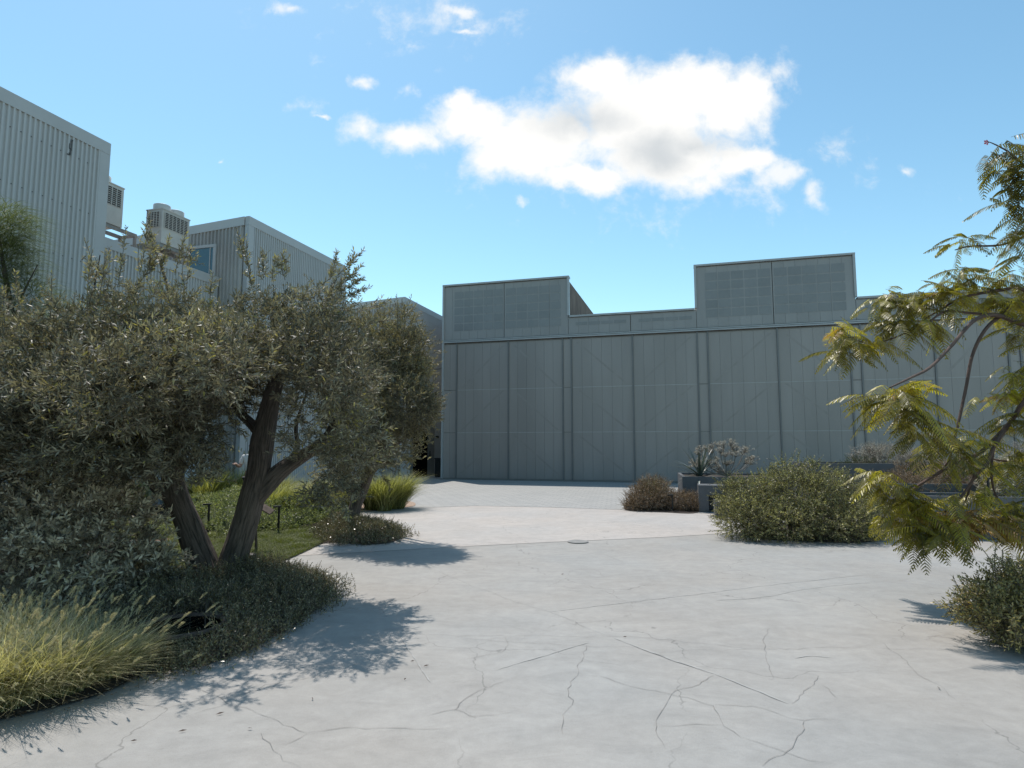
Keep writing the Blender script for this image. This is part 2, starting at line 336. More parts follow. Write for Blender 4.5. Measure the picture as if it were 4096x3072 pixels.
# ------------------------------------------------------------------ vegetation tools (numpy)
def unit(a): return a / np.maximum(np.linalg.norm(a, axis=-1, keepdims=True), 1e-9)
def shoots(rng, base, d, Ln, nleaf, ll, lw, ang=(60, 25), droop=0.0, tb=None, curl=.0):
    """leafy shoots -> (leaf quads, tint, stem quads)"""
    n = len(base); d = unit(d); t = (np.arange(nleaf) + .6) / nleaf
    ref = np.where(np.abs(d[:, 2:3]) < .9, np.array([[0, 0, 1.]]), np.array([[1., 0, 0]]))
    a = unit(np.cross(d, ref)); b_ = np.cross(d, a)
    Ln = np.broadcast_to(Ln, (n,))
    pos = base[:, None] + d[:, None] * (Ln[:, None] * t)[..., None] - np.array([0, 0, 1.]) * (droop * Ln[:, None] * t ** 2)[..., None]
    ph = rng.uniform(0, 6.28, (n, 1)) + np.arange(nleaf) * 2.4 + rng.normal(0, .35, (n, nleaf))
    an = np.radians(ang[0] + (ang[1] - ang[0]) * t)[None] + rng.normal(0, .22, (n, nleaf))
    per = a[:, None] * np.cos(ph)[..., None] + b_[:, None] * np.sin(ph)[..., None]
    ld = d[:, None] * np.cos(an)[..., None] + per * np.sin(an)[..., None]
    ld = unit(ld + np.array([0, 0, -1.]) * curl)
    sz = rng.uniform(.7, 1.2, (n, nleaf, 1)) * (1 - .3 * t)[None, :, None]
    q, tn = leafq(rng, pos.reshape(-1, 3), ld.reshape(-1, 3), (sz * ll).reshape(-1, 1), (sz * lw).reshape(-1, 1))
    tb = rng.uniform(0.15, .7, n) if tb is None else tb
    tint = np.clip(np.repeat(tb, nleaf) + rng.normal(0, .22, n * nleaf), 0, 1)
    tip = base + d * Ln[:, None] - np.array([0, 0, 1.]) * (droop * Ln)[:, None]
    return q, tint, (base, tip)
def leafq(rng, p, ld, ll, lw):
    r = unit(rng.normal(0, 1, p.shape)); wv_ = unit(np.cross(ld, r)); up = np.cross(wv_, ld)
    m_ = p + ld * ll * .45 - up * ll * .05
    tip = p + ld * ll - up * ll * .16
    return np.stack([p, m_ + wv_ * lw * .5, tip, m_ - wv_ * lw * .5], 1), None
def sticks(p0, p1, r0, r1):
    """3-sided tapered sticks -> quads"""
    d = unit(p1 - p0); ref = np.where(np.abs(d[:, 2:3]) < .9, np.array([[0, 0, 1.]]), np.array([[1., 0, 0]]))
    a = unit(np.cross(d, ref)); b_ = np.cross(d, a); r0 = np.broadcast_to(r0, (len(p0),))[:, None]; r1 = np.broadcast_to(r1, (len(p0),))[:, None]
    ring = [(a * math.cos(k_ * 2.094) + b_ * math.sin(k_ * 2.094)) for k_ in range(3)]
    q = [np.stack([p0 + ring[k_] * r0, p0 + ring[(k_ + 1) % 3] * r0, p1 + ring[(k_ + 1) % 3] * r1, p1 + ring[k_] * r1], 1) for k_ in range(3)]
    return np.concatenate(q)
def blob_points(rng, blobs, n, shell=.55):
    """blobs: (center3, radii3); points biased to the outside; returns p, outward"""
    vol = np.array([b[1][0] * b[1][1] * b[1][2] for b in blobs]) ** .8; idx = rng.choice(len(blobs), n, p=vol / vol.sum())
    c = np.array([b[0] for b in blobs])[idx]; r = np.array([b[1] for b in blobs])[idx]
    u = unit(rng.normal(0, 1, (n, 3))); s = rng.uniform(0, 1, (n, 1)) ** (1 / 3.) ; s = shell + (1 - shell) * s
    lump = 1 + .16 * np.sin(u[:, :1] * 7 + idx[:, None]) * np.sin(u[:, 1:2] * 6 + 2 * idx[:, None]) + .10 * np.sin(u[:, 2:3] * 11 + idx[:, None])
    return c + u * r * s * lump, unit(u / r)
def bl(px, py, Y, rx, ry, rz): return (P(px, py, Y), (rx, ry, rz))
def tube(path, radii, sides=14, step=.05, ridges=0.0, seed=0):
    """tapered bark tube along a Catmull path; returns verts, faces, uvs"""
    pts = [np.array(p, float) for p in path]; pts = [2 * pts[0] - pts[1]] + pts + [2 * pts[-1] - pts[-2]]
    cl = []; rr = []
    for i in range(1, len(pts) - 2):
        p0, p1, p2, p3 = pts[i - 1:i + 3]; n = max(2, int(np.linalg.norm(p2 - p1) / step))
        for k_ in range(n):
            t = k_ / n
            cl.append(.5 * ((2 * p1) + (-p0 + p2) * t + (2 * p0 - 5 * p1 + 4 * p2 - p3) * t * t + (-p0 + 3 * p1 - 3 * p2 + p3) * t ** 3)); rr.append(radii[i - 1] * (1 - t) + radii[i] * t)
    cl.append(pts[-2]); rr.append(radii[-1]); cl = np.array(cl); vs = []; uv = []; fs = []; dist_ = 0
    tg = unit(np.gradient(cl, axis=0)); a = None
    for i, c in enumerate(cl):
        if a is None:
            a = np.cross(tg[i], [0.3, 1, 0.1])
        a = a - tg[i] * np.dot(a, tg[i]); a /= np.linalg.norm(a); b_ = np.cross(tg[i], a)
        if i: dist_ += np.linalg.norm(cl[i] - cl[i - 1])
        for k_ in range(sides):
            an = 2 * math.pi * k_ / sides; r = rr[i]
            if ridges:
                q = mnoise.noise(Vector((math.cos(an) * 3.2 + seed, math.sin(an) * 3.2, dist_ * 2.2)))
                q2 = mnoise.noise(Vector((math.cos(an) * 9 + seed, math.sin(an) * 9, dist_ * 5)))
                lob = mnoise.noise(Vector((math.cos(an) * 1.1 + seed, math.sin(an) * 1.1, dist_ * 1.3)))
                r = r * (1 + ridges * (1.4 * lob + .55 * (abs(q) * 2 - .5) + .3 * q2))
            vs.append(c + (a * math.cos(an) + b_ * math.sin(an)) * r); uv.append((k_ / sides, dist_))
    n = len(cl)
    for i in range(n - 1):
        for k_ in range(sides):
            fs.append((i * sides + k_, i * sides + (k_ + 1) % sides, (i + 1) * sides + (k_ + 1) % sides, (i + 1) * sides + k_))
    fs.append(tuple((n - 1) * sides + k_ for k_ in range(sides)))
    return vs, fs, uv
def tubes_obj(name, tubes, mat, parent):
    V_, F_, UV = [], [], []
    for vs, fs, uv in tubes:
        o = len(V_); V_ += [tuple(v) for v in vs]; F_ += [tuple(a + o for a in f) for f in fs]; UV += uv
    me = bpy.data.meshes.new(name); me.from_pydata(V_, [], F_); ul = me.uv_layers.new(name='UVMap')
    li = np.empty(len(me.loops), np.int32); me.loops.foreach_get('vertex_index', li); UVa = np.array(UV)[li]; 
    ul.data.foreach_set('uv', UVa.reshape(-1)); me.polygons.foreach_set('use_smooth', [True] * len(F_)); me.update()
    return link(name, me, mat, parent)
def foliage(name, qs, ts, mat, parent): return quads_mesh(name, np.concatenate(qs), np.concatenate(ts), mat, parent)
def ribbon_blades(rng, base, az, L_, lean, width, seg=5, bend=1.0, tb=None):
    """arching grass blades -> quads"""
    n = len(base); hd = np.stack([np.cos(az), np.sin(az), np.zeros(n)], 1); wd = np.stack([-np.sin(az), np.cos(az), np.zeros(n)], 1)
    tw = rng.normal(0, .6, n)[:, None]; wd = unit(wd + hd * tw)
    t = np.linspace(0, 1, seg + 1); pts = []
    for x in t:
        out_ = (lean * x + bend * lean * x * x)[:, None]; z = (L_ * (x - (.32 * bend) * x ** 2.2 * np.minimum(1.6, 1 + lean / np.maximum(L_, 1e-3))))[:, None]
        pts.append(base + hd * out_ + np.array([0, 0, 1.]) * z)
    wk = width * np.array([1, 1, .9, .7, .45, .12, .05][:seg + 1] if seg >= 5 else np.linspace(1, .1, seg + 1))
    q = []
    for i in range(seg):
        q.append(np.stack([pts[i] - wd * wk[i] / 2, pts[i] + wd * wk[i] / 2, pts[i + 1] + wd * wk[i + 1] / 2, pts[i + 1] - wd * wk[i + 1] / 2], 1))
    tb = rng.uniform(.1, 1, n) if tb is None else tb
    return np.concatenate(q), np.tile(tb, seg), pts[-1], unit(pts[-1] - pts[-2])
def plumes(rng, tip, d, length, rad, n=60):
    """bristly seed heads hanging from the stem tips"""
    qs = []
    k_ = len(tip); t = np.linspace(0, 1, n)
    pos = tip[:, None] + d[:, None] * (t * length)[None, :, None] + np.array([0, 0, -1.]) * (t ** 2 * length * .35)[None, :, None]
    r = unit(rng.normal(0, 1, (k_, n, 3))); rr = (rad * np.sin(np.pi * (t * .9 + .08)))[None, :, None]
    ld = unit(r + d[:, None] * .9)
    q, _ = leafq(rng, pos.reshape(-1, 3), ld.reshape(-1, 3), (rr * 2.0 * np.ones((k_, n, 1))).reshape(-1, 1), (rr * .5 * np.ones((k_, n, 1))).reshape(-1, 1))
    core = sticks(tip, tip + d * length * .9 + np.array([0, 0, -1.]) * length * .3, rad * .5, rad * .2)
    return np.concatenate([q, core]), rng.uniform(0, 1, len(q) + len(core))
def in_poly(x, y, poly):
    poly = np.array([p[:2] for p in poly]); c = np.zeros(len(x), bool); j = len(poly) - 1
    for i in range(len(poly)):
        xi, yi = poly[i]; xj, yj = poly[j]
        cnd = ((yi > y) != (yj > y)) & (x < (xj - xi) * (y - yi) / (yj - yi + 1e-12) + xi); c ^= cnd; j = i
    return c
def poly_points(rng, poly, n):
    pa = np.array([p[:2] for p in poly]); lo, hi = pa.min(0), pa.max(0); o = []
    while len(o) < n:
        q = rng.uniform(lo, hi, (n * 2, 2)); k_ = in_poly(q[:, 0], q[:, 1], poly); o += list(q[k_])
    return np.array(o[:n])

#====================================================================== SETTING
def gp(lst): return [G(*p) for p in lst]
sheet('ground', [(-400, -400), (400, -400), (400, 600), (-400, 600)], -0.03, M['ground'])
sheet('plaza', [(-40, -30), (40, -30), (40, 40), (-40, 40)], 0, M['slab'])
far_edge = [(1100, 2229), (1220, 2222), (1900, 2184), (2270, 2166), (2640, 2150), (2870, 2136), (3500, 2098)]
fs_pts = [G(*p)[:2] for p in far_edge]
e0 = fs_pts[0]; e1 = fs_pts[-1]
sheet('slab_far', [e0 + (e0 - e1) * .1] + fs_pts + [np.array([14, 14.5]), np.array([14, 26]), np.array([-14, 26]), np.array([-9, 11])], 0.004, M['slab_far'])
pv = gp([(1500, 2052), (1640, 2033), (1900, 2024), (2200, 2030), (2490, 2040), (2750, 2052), (3000, 2062)])
sheet('paving', [p[:2] for p in pv] + [np.array([14, 13]), np.array([30, 13]), np.array([30, 34]), np.array([-10, 34]), np.array([-12, 16])], 0.008, M['paver'])
# beds
bedA = smooth_poly(gp([(-900, 3090), (-300, 2940), (0, 2885), (380, 2790), (600, 2700), (860, 2650), (1080, 2560), (1250, 2455), (1310, 2390), (1200, 2320),
        (1010, 2292), (1120, 2248), (1230, 2200), (1310, 2172), (1450, 2180), (1560, 2172), (1610, 2145), (1560, 2105), (1400, 2082), (1290, 2088), (1200, 2062),
        (1160, 2035), (900, 2000), (500, 2000), (0, 2050), (-900, 2250)]))
sheet('planting_bed', bedA, 0.014, M['soil'])
bedB = smooth_poly(gp([(1180, 2066), (1330, 2060), (1480, 2046), (1620, 2032), (1662, 2022), (1630, 2006), (1450, 1990), (1200, 1985), (1050, 2000), (1080, 2040)]))
sheet('gravel_bed', bedB, 0.018, M['gravel'])
sheet('gravel_patch', smooth_poly(gp([(560, 2190), (660, 2200), (770, 2184), (860, 2168), (760, 2160), (600, 2162)])), 0.022, M['redsoil'])
bedC = smooth_poly(gp([(2980, 2145), (3120, 2162), (3400, 2172), (3520, 2160), (3520, 2120), (3200, 2090), (3000, 2110)]))
sheet('shrub_bed', bedC, 0.014, M['soil'])
bedD = smooth_poly(gp([(3960, 2490), (4100, 2580), (4400, 2640), (4800, 2600), (4600, 2300), (4150, 2280), (3990, 2370)]))
sheet('shrub_bed', bedD, 0.014, M['soil'])
bedE = smooth_poly(gp([(2500, 2040), (2650, 2050), (2790, 2052), (2800, 2010), (2700, 1990), (2540, 2000)]))
sheet('shrub_bed', bedE, 0.014, M['soil'])
# cracks and joints, strips lying on the slab
def cracks():
    a = lambda L_: [(1300 + x * .9946, 2100 + y * .9946) for x, y in L_]
    l = lambda L_: [(x * .633, 2300 + y * .633) for x, y in L_]
    r = lambda L_: [(3500 + x * .4218, 2100 + y * .4218) for x, y in L_]
    dark = [a(x) for x in [
        [(1050, 485), (1030, 530), (1015, 590), (1005, 620), (978, 660), (985, 690), (1000, 705), (975, 740), (962, 765), (975, 800), (962, 845)],
        [(1015, 605), (1100, 612), (1200, 640), (1300, 658), (1390, 680), (1490, 700), (1570, 727), (1600, 780), (1620, 810), (1680, 850), (1740, 875), (1860, 918), (1950, 940), (2060, 965)],
        [(1570, 725), (1650, 722), (1720, 730), (1800, 755), (1870, 780), (1930, 787), (2050, 783)],
        [(1920, 787), (1920, 820), (1895, 850), (1890, 880), (1860, 912), (1800, 950), (1770, 975)],
        [(1560, 605), (1500, 640), (1430, 655), (1385, 678), (1355, 720), (1325, 770), (1335, 810), (1340, 850), (1380, 900)],
        [(1340, 808), (1420, 805), (1500, 798), (1600, 797)],
        [(340, 438), (480, 445), (540, 450), (720, 447), (900, 450), (1130, 450), (1280, 455), (1440, 470), (1600, 485), (1720, 500), (1900, 499), (2212, 490)],
        [(550, 458), (640, 465), (800, 472), (930, 480), (1050, 487), (1250, 493)],
        [(1340, 513), (1450, 508), (1600, 505), (1720, 502)],
        [(1790, 415), (1775, 450), (1778, 490), (1785, 540), (1795, 590), (1795, 625)],
        [(400, 170), (470, 190), (560, 230), (600, 250), (570, 280)],
        [(600, 250), (760, 305), (900, 352), (1000, 390), (1130, 445)],
        [(0, 828), (130, 815), (280, 822), (400, 825), (520, 812)],
        [(520, 748), (545, 720), (600, 680), (680, 640), (750, 625)],
        [(410, 770), (520, 750), (600, 780), (700, 770), (780, 750)],
        [(720, 450), (728, 475), (715, 510), (650, 525), (560, 540)],
        [(980, 205), (985, 185), (1020, 177), (1080, 178), (1110, 190), (1125, 208), (1060, 215), (980, 210)],
        [(1090, 112), (1250, 110), (1400, 104), (1480, 100)], [(1130, 120), (1150, 130), (1200, 150)],
        [(730, 90), (830, 80), (1000, 102), (1060, 112)], [(640, 70), (760, 80), (850, 95)], [(770, 40), (790, 60), (830, 78)],
        [(1230, 55), (1290, 65), (1400, 85), (1520, 118)], [(500, 85), (510, 100), (550, 102)],
        [(890, 250), (930, 235), (980, 212)], [(1880, 720), (1970, 610), (1920, 600)], [(2000, 640), (2040, 660), (2060, 700)]]]
    dark += [l(x) for x in [[(1150, 700), (1230, 720), (1330, 770), (1400, 810), (1430, 830), (1530, 850), (1640, 900), (1740, 935), (1830, 970), (1930, 1005)],
        [(1930, 1005), (2010, 990), (2212, 968)], [(1640, 1000), (1650, 1040), (1700, 1065), (1740, 1110), (1800, 1170), (1900, 1215)], [(1180, 900), (1300, 860), (1430, 830)],
        [(1930, 1005), (1890, 1040), (1760, 1080)]]]
    dark += [r(x) for x in [[(0, 1165), (100, 1167), (500, 1177), (800, 1180)], [(60, 1115), (100, 1180), (200, 1225), (290, 1290), (340, 1340), (420, 1405), (500, 1460), (590, 1510), (680, 1580), (770, 1655)]]]
    light = [a(x) for x in [[(300, 450), (350, 520), (390, 590), (428, 632)], [(690, 583), (800, 550), (900, 520), (1060, 473)],
        [(900, 350), (1100, 325), (1400, 290), (1600, 265), (1850, 235), (2212, 195)], [(1160, 455), (1250, 490), (1400, 545), (1560, 598), (1700, 655), (1860, 720)],
        [(1570, 303), (1700, 298), (1800, 285), (1900, 262), (2010, 248), (2200, 230)], [(1600, 120), (1750, 140), (1860, 158), (2000, 185)], [(510, 635), (560, 622)], [(1890, 538), (1960, 528), (2040, 535)],
        [(1250, 490), (1400, 546), (1560, 599)]]]
    rng = random.Random(5)
    def strip(mb, pl, w_, jit):
        g = [G(*p)[:2] for p in pl]; pts = []
        for i in range(len(g) - 1):
            n = max(1, int(np.linalg.norm(g[i + 1] - g[i]) / .05))
            for k_ in range(n): pts.append(g[i] + (g[i + 1] - g[i]) * k_ / n)
        pts.append(g[-1]); vs = []; fs = []
        off = 0
        for i, p in enumerate(pts):
            d = pts[min(i + 1, len(pts) - 1)] - pts[max(i - 1, 0)]; d = d / (np.linalg.norm(d) + 1e-9); nn = np.array([-d[1], d[0]])
            off = off * .75 + rng.uniform(-jit, jit); ww = w_ * rng.uniform(.35, 1.2) * (.3 if i in (0, len(pts) - 1) else 1)
            c = p + nn * off; vs += [(*(c - nn * ww / 2), .004), (*(c + nn * ww / 2), .004)]
            if i: fs.append((2 * i - 2, 2 * i, 2 * i + 1, 2 * i - 1))
        zz = .008 if g[0][1] > 9.5 else .004
        mb.add([(x, y, zz) for x, y, _ in vs], fs)
    md, ml = MB(), MB()
    for p in dark: strip(md, p, .0030, .016)
    for p in light: strip(ml, p, .009, .006)
    o = md.build('crack', M['crack']); o['kind'] = 'structure'; o = ml.build('scrape', M['scrape']); o['kind'] = 'structure'
cracks()

#====================================================================== BUILDINGS
A = G(1768, 1918); A[2] = 0
dF = np.array([8500, -2460., 0]); dF /= np.linalg.norm(dF); nF = np.array([dF[1], -dF[0], 0]); back = -nF
FR = (A, dF, back)
def tF(px, py=1400): return float(np.dot(WP(px, py, A, nF) - A, dF))
def zF(px, py): return float(WP(px, py, A, nF)[2])
zr = (zF(1768, 1377) + zF(3426, 1292)) / 2
zTL = (zF(1768, 1143) + zF(2273, 1107)) / 2; zTM = (zF(2273, 1267) + zF(2787, 1233)) / 2; zTR = (zF(2787, 1062) + zF(3428, 1013)) / 2; zR2 = zF(3434, 1190)
TL, TM, TR, TE = tF(2273), tF(2787, 1300), tF(3428, 1300), 34.0
hall = thing('gallery_hall', 'long grey translucent-panelled hall with two raised towers closing the far side of the plaza', 'building', A)
mb = MB()
for (a0, a1, zt, dep) in [(0, TL, zTL, 16), (TL, TM, zTM, 16), (TM, TR, zTR, 10), (TR, TE, zR2, 16)]:
    mb.box(FR, a0 + .03, a1 - .03 if zt > zTM + .5 else a1 + .03, .12, dep, 0, zt - .08)
mb.build('side_wall', M['conc_dark'], hall)
rng = random.Random(2)
# lower leaves of the facade
divs = [0] + [tF(x, 1400) for x in (1827, 2033, 2250, 2285, 2530, 2790, 2832, 3112, 3402, 3445, 3740, 4035)]
wid = divs[11] - divs[10]; colw = divs[10] - divs[9]
divs += [divs[12] + colw, divs[12] + colw + wid, divs[12] + colw + 2 * wid, divs[12] + 2 * colw + 2 * wid, TE]
for i in range(len(divs) - 1):
    a0, a1 = divs[i], divs[i + 1]; n = max(1, round((a1 - a0) / .42)); mb = MB(); narrow = (a1 - a0) < .9
    mb.box(FR, a0, a1, .06, .115, .05, zr - .02, 1)
    q = (a1 - a0 - .06) / n
    for k_ in range(n):
        for (z0, z1) in ((.08, 2.08), (2.11, 4.0), (4.03, zr - .07)):
            mb.box(FR, a0 + .03 + k_ * q + .003, a0 + .03 + (k_ + 1) * q - .003, .035, .0595, z0, z1, 0, rng.uniform(0, 1) * .7 + (.3 if narrow else 0))
    if not narrow:
        for (z0, z1) in ((2.08, 2.11), (4.0, 4.03)): mb.box(FR, a0 + .04, a1 - .04, .028, .034, z0, z1, 2)
        d = 1 if i % 2 else -1
        for (z0, z1) in ((.3, 2.0), (2.2, 3.95), (4.1, zr - .2)):
            s0, s1 = (a0 + .25, a1 - .25) if d > 0 else (a1 - .25, a0 + .25)
            p = lambda s, z: A + dF * s + back * .0325 + np.array([0, 0, z])
            wv_ = .06; mb.add([p(s0 - wv_, z0), p(s0 + wv_, z0), p(s1 + wv_, z1), p(s1 - wv_, z1)], [(0, 1, 2, 3)], 3)
    mb.build('door_panel' if not narrow else 'column_panel', [M['poly'], M['poly_seam'], M['poly_line'], M['brace']], hall)
for a0 in divs: MB().box(FR, a0 - .028, a0 + .028, -.015, .018, .06, zr - .02).build('mullion', M['mull'], hall)
MB().box(FR, -.05, TE, -.06, .05, zr + .01, zr + .065).box(FR, -.03, TE, -.03, .05, zr + .085, zr + .13).build('door_rail', M['alu'], hall)
MB().box(FR, -.05, TE, -.05, .05, 0, .055).build('sill', M['poly_seam'], hall)
# upper bands
def upper(a0, a1, z0, z1, grid):
    mb = MB(); mb.box(FR, a0, a1, .04, .115, z0, z1, 1); n = max(2, round((a1 - a0) / .43)); q = (a1 - a0) / n
    for k_ in range(n): mb.box(FR, a0 + k_ * q + .003, a0 + (k_ + 1) * q - .003, .02, .038, z0 + .02, z1 - .03, 0, rng.uniform(.2, .8))
    o = mb.build('upper_panel', [M['poly_up'], M['poly_seam']], hall)
    mb = MB(); s0, s1, rows, y0, y1 = grid; nn = max(1, round((s1 - s0) / .5)); qq = (s1 - s0) / nn
    for r_ in range(rows):
        for k_ in range(nn):
            mb.box(FR, s0 + k_ * qq + .025, s0 + (k_ + 1) * qq - .025, .012, .018, y0 + (y1 - y0) * r_ / rows + .025, y0 + (y1 - y0) * (r_ + 1) / rows - .025, 0, rng.uniform(0, 1))
    mb.build('clerestory', M['poly_dk'], hall)
zb = zr + .135
for a0, a1, sz in ((0, TL, 1), (TM, TR, 1)):
    zt = zTL if a0 == 0 else zTR; ins = .5 if a0 == 0 else .35; am_ = (a0 + a1) / 2
    upper(a0, am_ - .01, zb, zt - .06, (a0 + ins, am_ - .05, 5, zb + (zt - zb) * .15, zt - (zt - zb) * .12))
    upper(am_ + .01, a1, zb, zt - .06, (am_ + .05, a1 - .3, 5, zb + (zt - zb) * .15, zt - (zt - zb) * .12))
for a0, a1, zt in ((TL, TM, zTM), (TR, TR + (TM - TL), zR2), (TR + TM - TL, TE, zR2)):
    am_ = (a0 + a1) / 2
    for x0, x1 in ((a0 + .01, am_ - .01), (am_ + .01, a1 - .01)): upper(x0, x1, zb, zt - .05, (x0 + .3, x1 - .15, 1, zb + .45 * (zt - zb), zt - .32 * (zt - zb)))
mb = MB()
for a0, a1, zt in ((-.06, TL + .06, zTL), (TL + .07, TM - .07, zTM), (TM - .06, TR + .06, zTR), (TR + .07, TE, zR2)): mb.box(FR, a0, a1, -.05, .3, zt - .045, zt + .03)
for a0, z0, z1 in ((-.055, 0, zTL), (TL - .03, zTM + .032, zTL), (TM - .055, zTM + .032, zTR), (TR - .03, zR2 + .032, zTR)): mb.box(FR, a0, a0 + .085, -.045, .14, z0, z1 - .047)
mb.build('parapet_cap', M['alu'], hall)

# sheds with corrugated walls along the left
dW = np.array([700, 2460., 0]); dW /= np.linalg.norm(dW); nW = np.array([dW[1], -dW[0], 0]); DW = 12.46
W0 = -nW * DW                                         # foot of the perpendicular from the camera
FW = (W0, dW, -nW)                                    # a along the wall, b backwards
def sW(px, py=1400, off=0.0): return float(np.dot(WP(px, py, W0 - nW * off, nW) - W0, dW))
def corr(mb, fr, a0, a1, b, z0, z1f, period=.1, amp=.034, mi=0):
    """trapezoid sheeting on plane b facing -ey, top height z1f(a)"""
    o, ex, ey = fr; n = int((a1 - a0) / period); pr = [(0, 0), (.34, 0), (.46, 1), (.8, 1), (.92, 0)]; xs = []; ds = []
    for i in range(n):
        for x, d in pr: xs.append(a0 + (i + x) * (a1 - a0) / n); ds.append(d * amp)
    xs.append(a1); ds.append(0); vs = []
    for x, d in zip(xs, ds):
        p = o + ex * x + ey * (b - d); vs += [p + np.array([0, 0, z0]), p + np.array([0, 0, z1f(x)])]
    mb.add(vs, [(2 * i, 2 * i + 2, 2 * i + 3, 2 * i + 1) for i in range(len(xs) - 1)], mi)
ZS = 8.38
def shed(label, a0, a1, slope, depth=11, screws=True, end=True, group='corrugated sheds in a row'):
    o = W0 + dW * a0; root = thing('corrugated_shed', label, 'building', o, group=group)
    zb_ = ZS - slope * depth
    MB().box(FW, a0 + .02, a1 - .02, .04, depth, 0, (ZS - .1, ZS - .1, zb_ - .1, zb_ - .1)).build('body', M['steel'], root)
    mb = MB(); corr(mb, FW, a0 + .2, a1 - .2, .0, 0, lambda a: ZS - .2)
    if screws:
        for r_, z in enumerate((7.7, 6.6, 5.5, 4.4, 3.3, 2.2)):
            for k_ in range(int((a1 - a0) / .2)):
                c = a0 + .2 + .063 + k_ * .2 + (r_ % 2) * .1
                if c < a1 - .3: mb.box(FW, c - .008, c + .008, -.03, -.02, z - .008, z + .008, 1)
    mb.build('wall', [M['clad'], M['screw']], root)
    tb = MB().box(FW, a0 - .02, a1 + .02, -.04, .1, ZS - .27, ZS).box(FW, a0 - .02, a0 + .22, -.038, .1, 0, ZS - .275).box(FW, a1 - .22, a1 + .02, -.038, .1, 0, ZS - .275)
    if end:
        fe = (W0 + dW * a0, -nW, dW)                  # a runs backwards, b along the shed
        mb = MB(); corr(mb, fe, .16, depth, -.001, 0, lambda a: ZS - slope * a - .15, period=.13, amp=.04)
        mb.build('end_wall', M['stained'], root)
        tb.box(fe, .12, depth, -.05, .05, (ZS - .27 - slope * .12, ZS - .27 - slope * depth) + (ZS - .27 - slope * depth, ZS - .27 - slope * .12)[::1], (ZS - .002 - slope * .12, ZS - slope * depth, ZS - slope * depth, ZS - .002 - slope * .12))
    tb.build('trim', M['trim'], root)
    return root
s1e, s2a, s2b, s3a = sW(428, 700), sW(994, 900), sW(1380, 1100), sW(1616, 1300)
sh1 = shed('tall grey corrugated shed at the left picture edge, nearest of the row', -14, s1e, .0, screws=True, end=False)
# torn scar in the sheeting of the nearest shed
q_ = WP(275, 590, W0, nW); sc_ = MB(); fq_ = (np.array([q_[0], q_[1], 0]), dW, -nW)
for (a_, z_, w_, h__) in ((.03, .05, .014, .22), (.01, -.08, .012, .14), (-.03, -.17, .03, .03), (.0, -.14, .02, .04), (.035, .17, .02, .03), (-.015, .02, .008, .12)): sc_.box(fq_, a_ - w_, a_ + w_, -.040, -.036, q_[2] + z_ - h__ / 2, q_[2] + z_ + h__ / 2)
so_ = sc_.build('scar', pm('torn_paint', (.12, .12, .115), (.06, .06, .06), .8, 30))
so_.parent = sh1; so_.location = -Vector(sh1.location)
# end slope from the photograph
Ce = W0 + dW * s2a; pe = WP(758, 908, Ce, dW); slope2 = (ZS - pe[2]) / max(.5, float(np.dot(pe - Ce, -nW)))
sh2 = shed('middle corrugated shed with a square window in its stained end wall', s2a, s2b, slope2)
sh3 = shed('far corrugated shed with the dark doorway beside the translucent hall', s3a, s3a + 16, slope2)
fe2 = (Ce, -nW, dW)
b0, b1 = [float(np.dot(WP(px, 1000, Ce, dW) - Ce, -nW)) for px in (871, 757)]
zt0, zt1 = WP(872, 972, Ce, dW)[2], WP(757, 997, Ce, dW)[2]; zt_ = (zt0 + zt1) / 2
fw = MB().box(fe2, b0, b1, -.09, -.035, zt_ - .09, zt_).box(fe2, b0, b0 + .09, -.09, -.035, zt_ - 1.6, zt_ - .092).box(fe2, b1 - .09, b1, -.09, -.035, zt_ - 1.6, zt_ - .092).box(fe2, b0 + .2, b0 + .23, -.075, -.04, zt_ - 1.5, zt_ - .095).build('window', M['trim'], sh2)
MB().box(fe2, b0 + .092, b1 - .092, -.06, -.05, zt_ - 1.6, zt_ - .092).build('pane', M['glass'], fw)
REC = .95; ZL = 6.56
def low_link(label, a0, a1):
    root = thing('low_link_block', label, 'building', W0 + dW * a0 - nW * REC, group='low link blocks between the sheds')
    MB().box(FW, a0, a1, REC + .04, 9, 0, ZL - .15).build('body', M['steel'], root)
    mb = MB(); corr(mb, FW, a0 + .02, a1 - .02, REC, 0, lambda a: ZL - .2); mb.build('wall', M['clad'], root)
    MB().box(FW, a0 + .01, a1 - .01, REC - .045, REC + .12, ZL - .26, ZL).build('trim', M['trim'], root); return root
lk = low_link('low corrugated block between the nearest and the middle shed, cooling units on its roof', s1e + .03, s2a - .06)
low_link('low corrugated block between the middle and the far shed', s2b + .03, s3a - .06)
# glazed entrance in the low block: white notice on dark glazing
aS = sW(765, 1930, REC)
en = MB(); zg = 1.9
en.box(FW, aS - .9, aS + .62, REC - .06, REC - .03, .1, 2.6, 0); en.box(FW, aS + .35, aS + .6, REC - .09, REC - .062, .1, 2.7, 1); en.box(FW, aS - .95, aS + .7, REC - .3, REC - .02, 0, .10, 1)
en.build('entrance', [M['black'], M['trim']], lk)
sg = MB().box(FW, aS - .32, aS + .16, REC - .075, REC - .064, .55, 1.6)
sgo = sg.build('notice_board', M['white']); tag(sgo, 'white printed notice hanging on the dark entrance behind the olive trunks', 'notice')
tx = MB(); rr_ = random.Random(3)
for i in range(9): tx.box(FW, aS - .26, aS - .26 + rr_.uniform(.2, .36), REC - .078, REC - .0765, 1.45 - i * .07, 1.462 - i * .07)
for i in range(7): tx.box(FW, aS - .26 + i * .055, aS - .23 + i * .055, REC - .078, REC - .0765, .62, .66)
tx.build('print', M['doorgrey'], sgo)
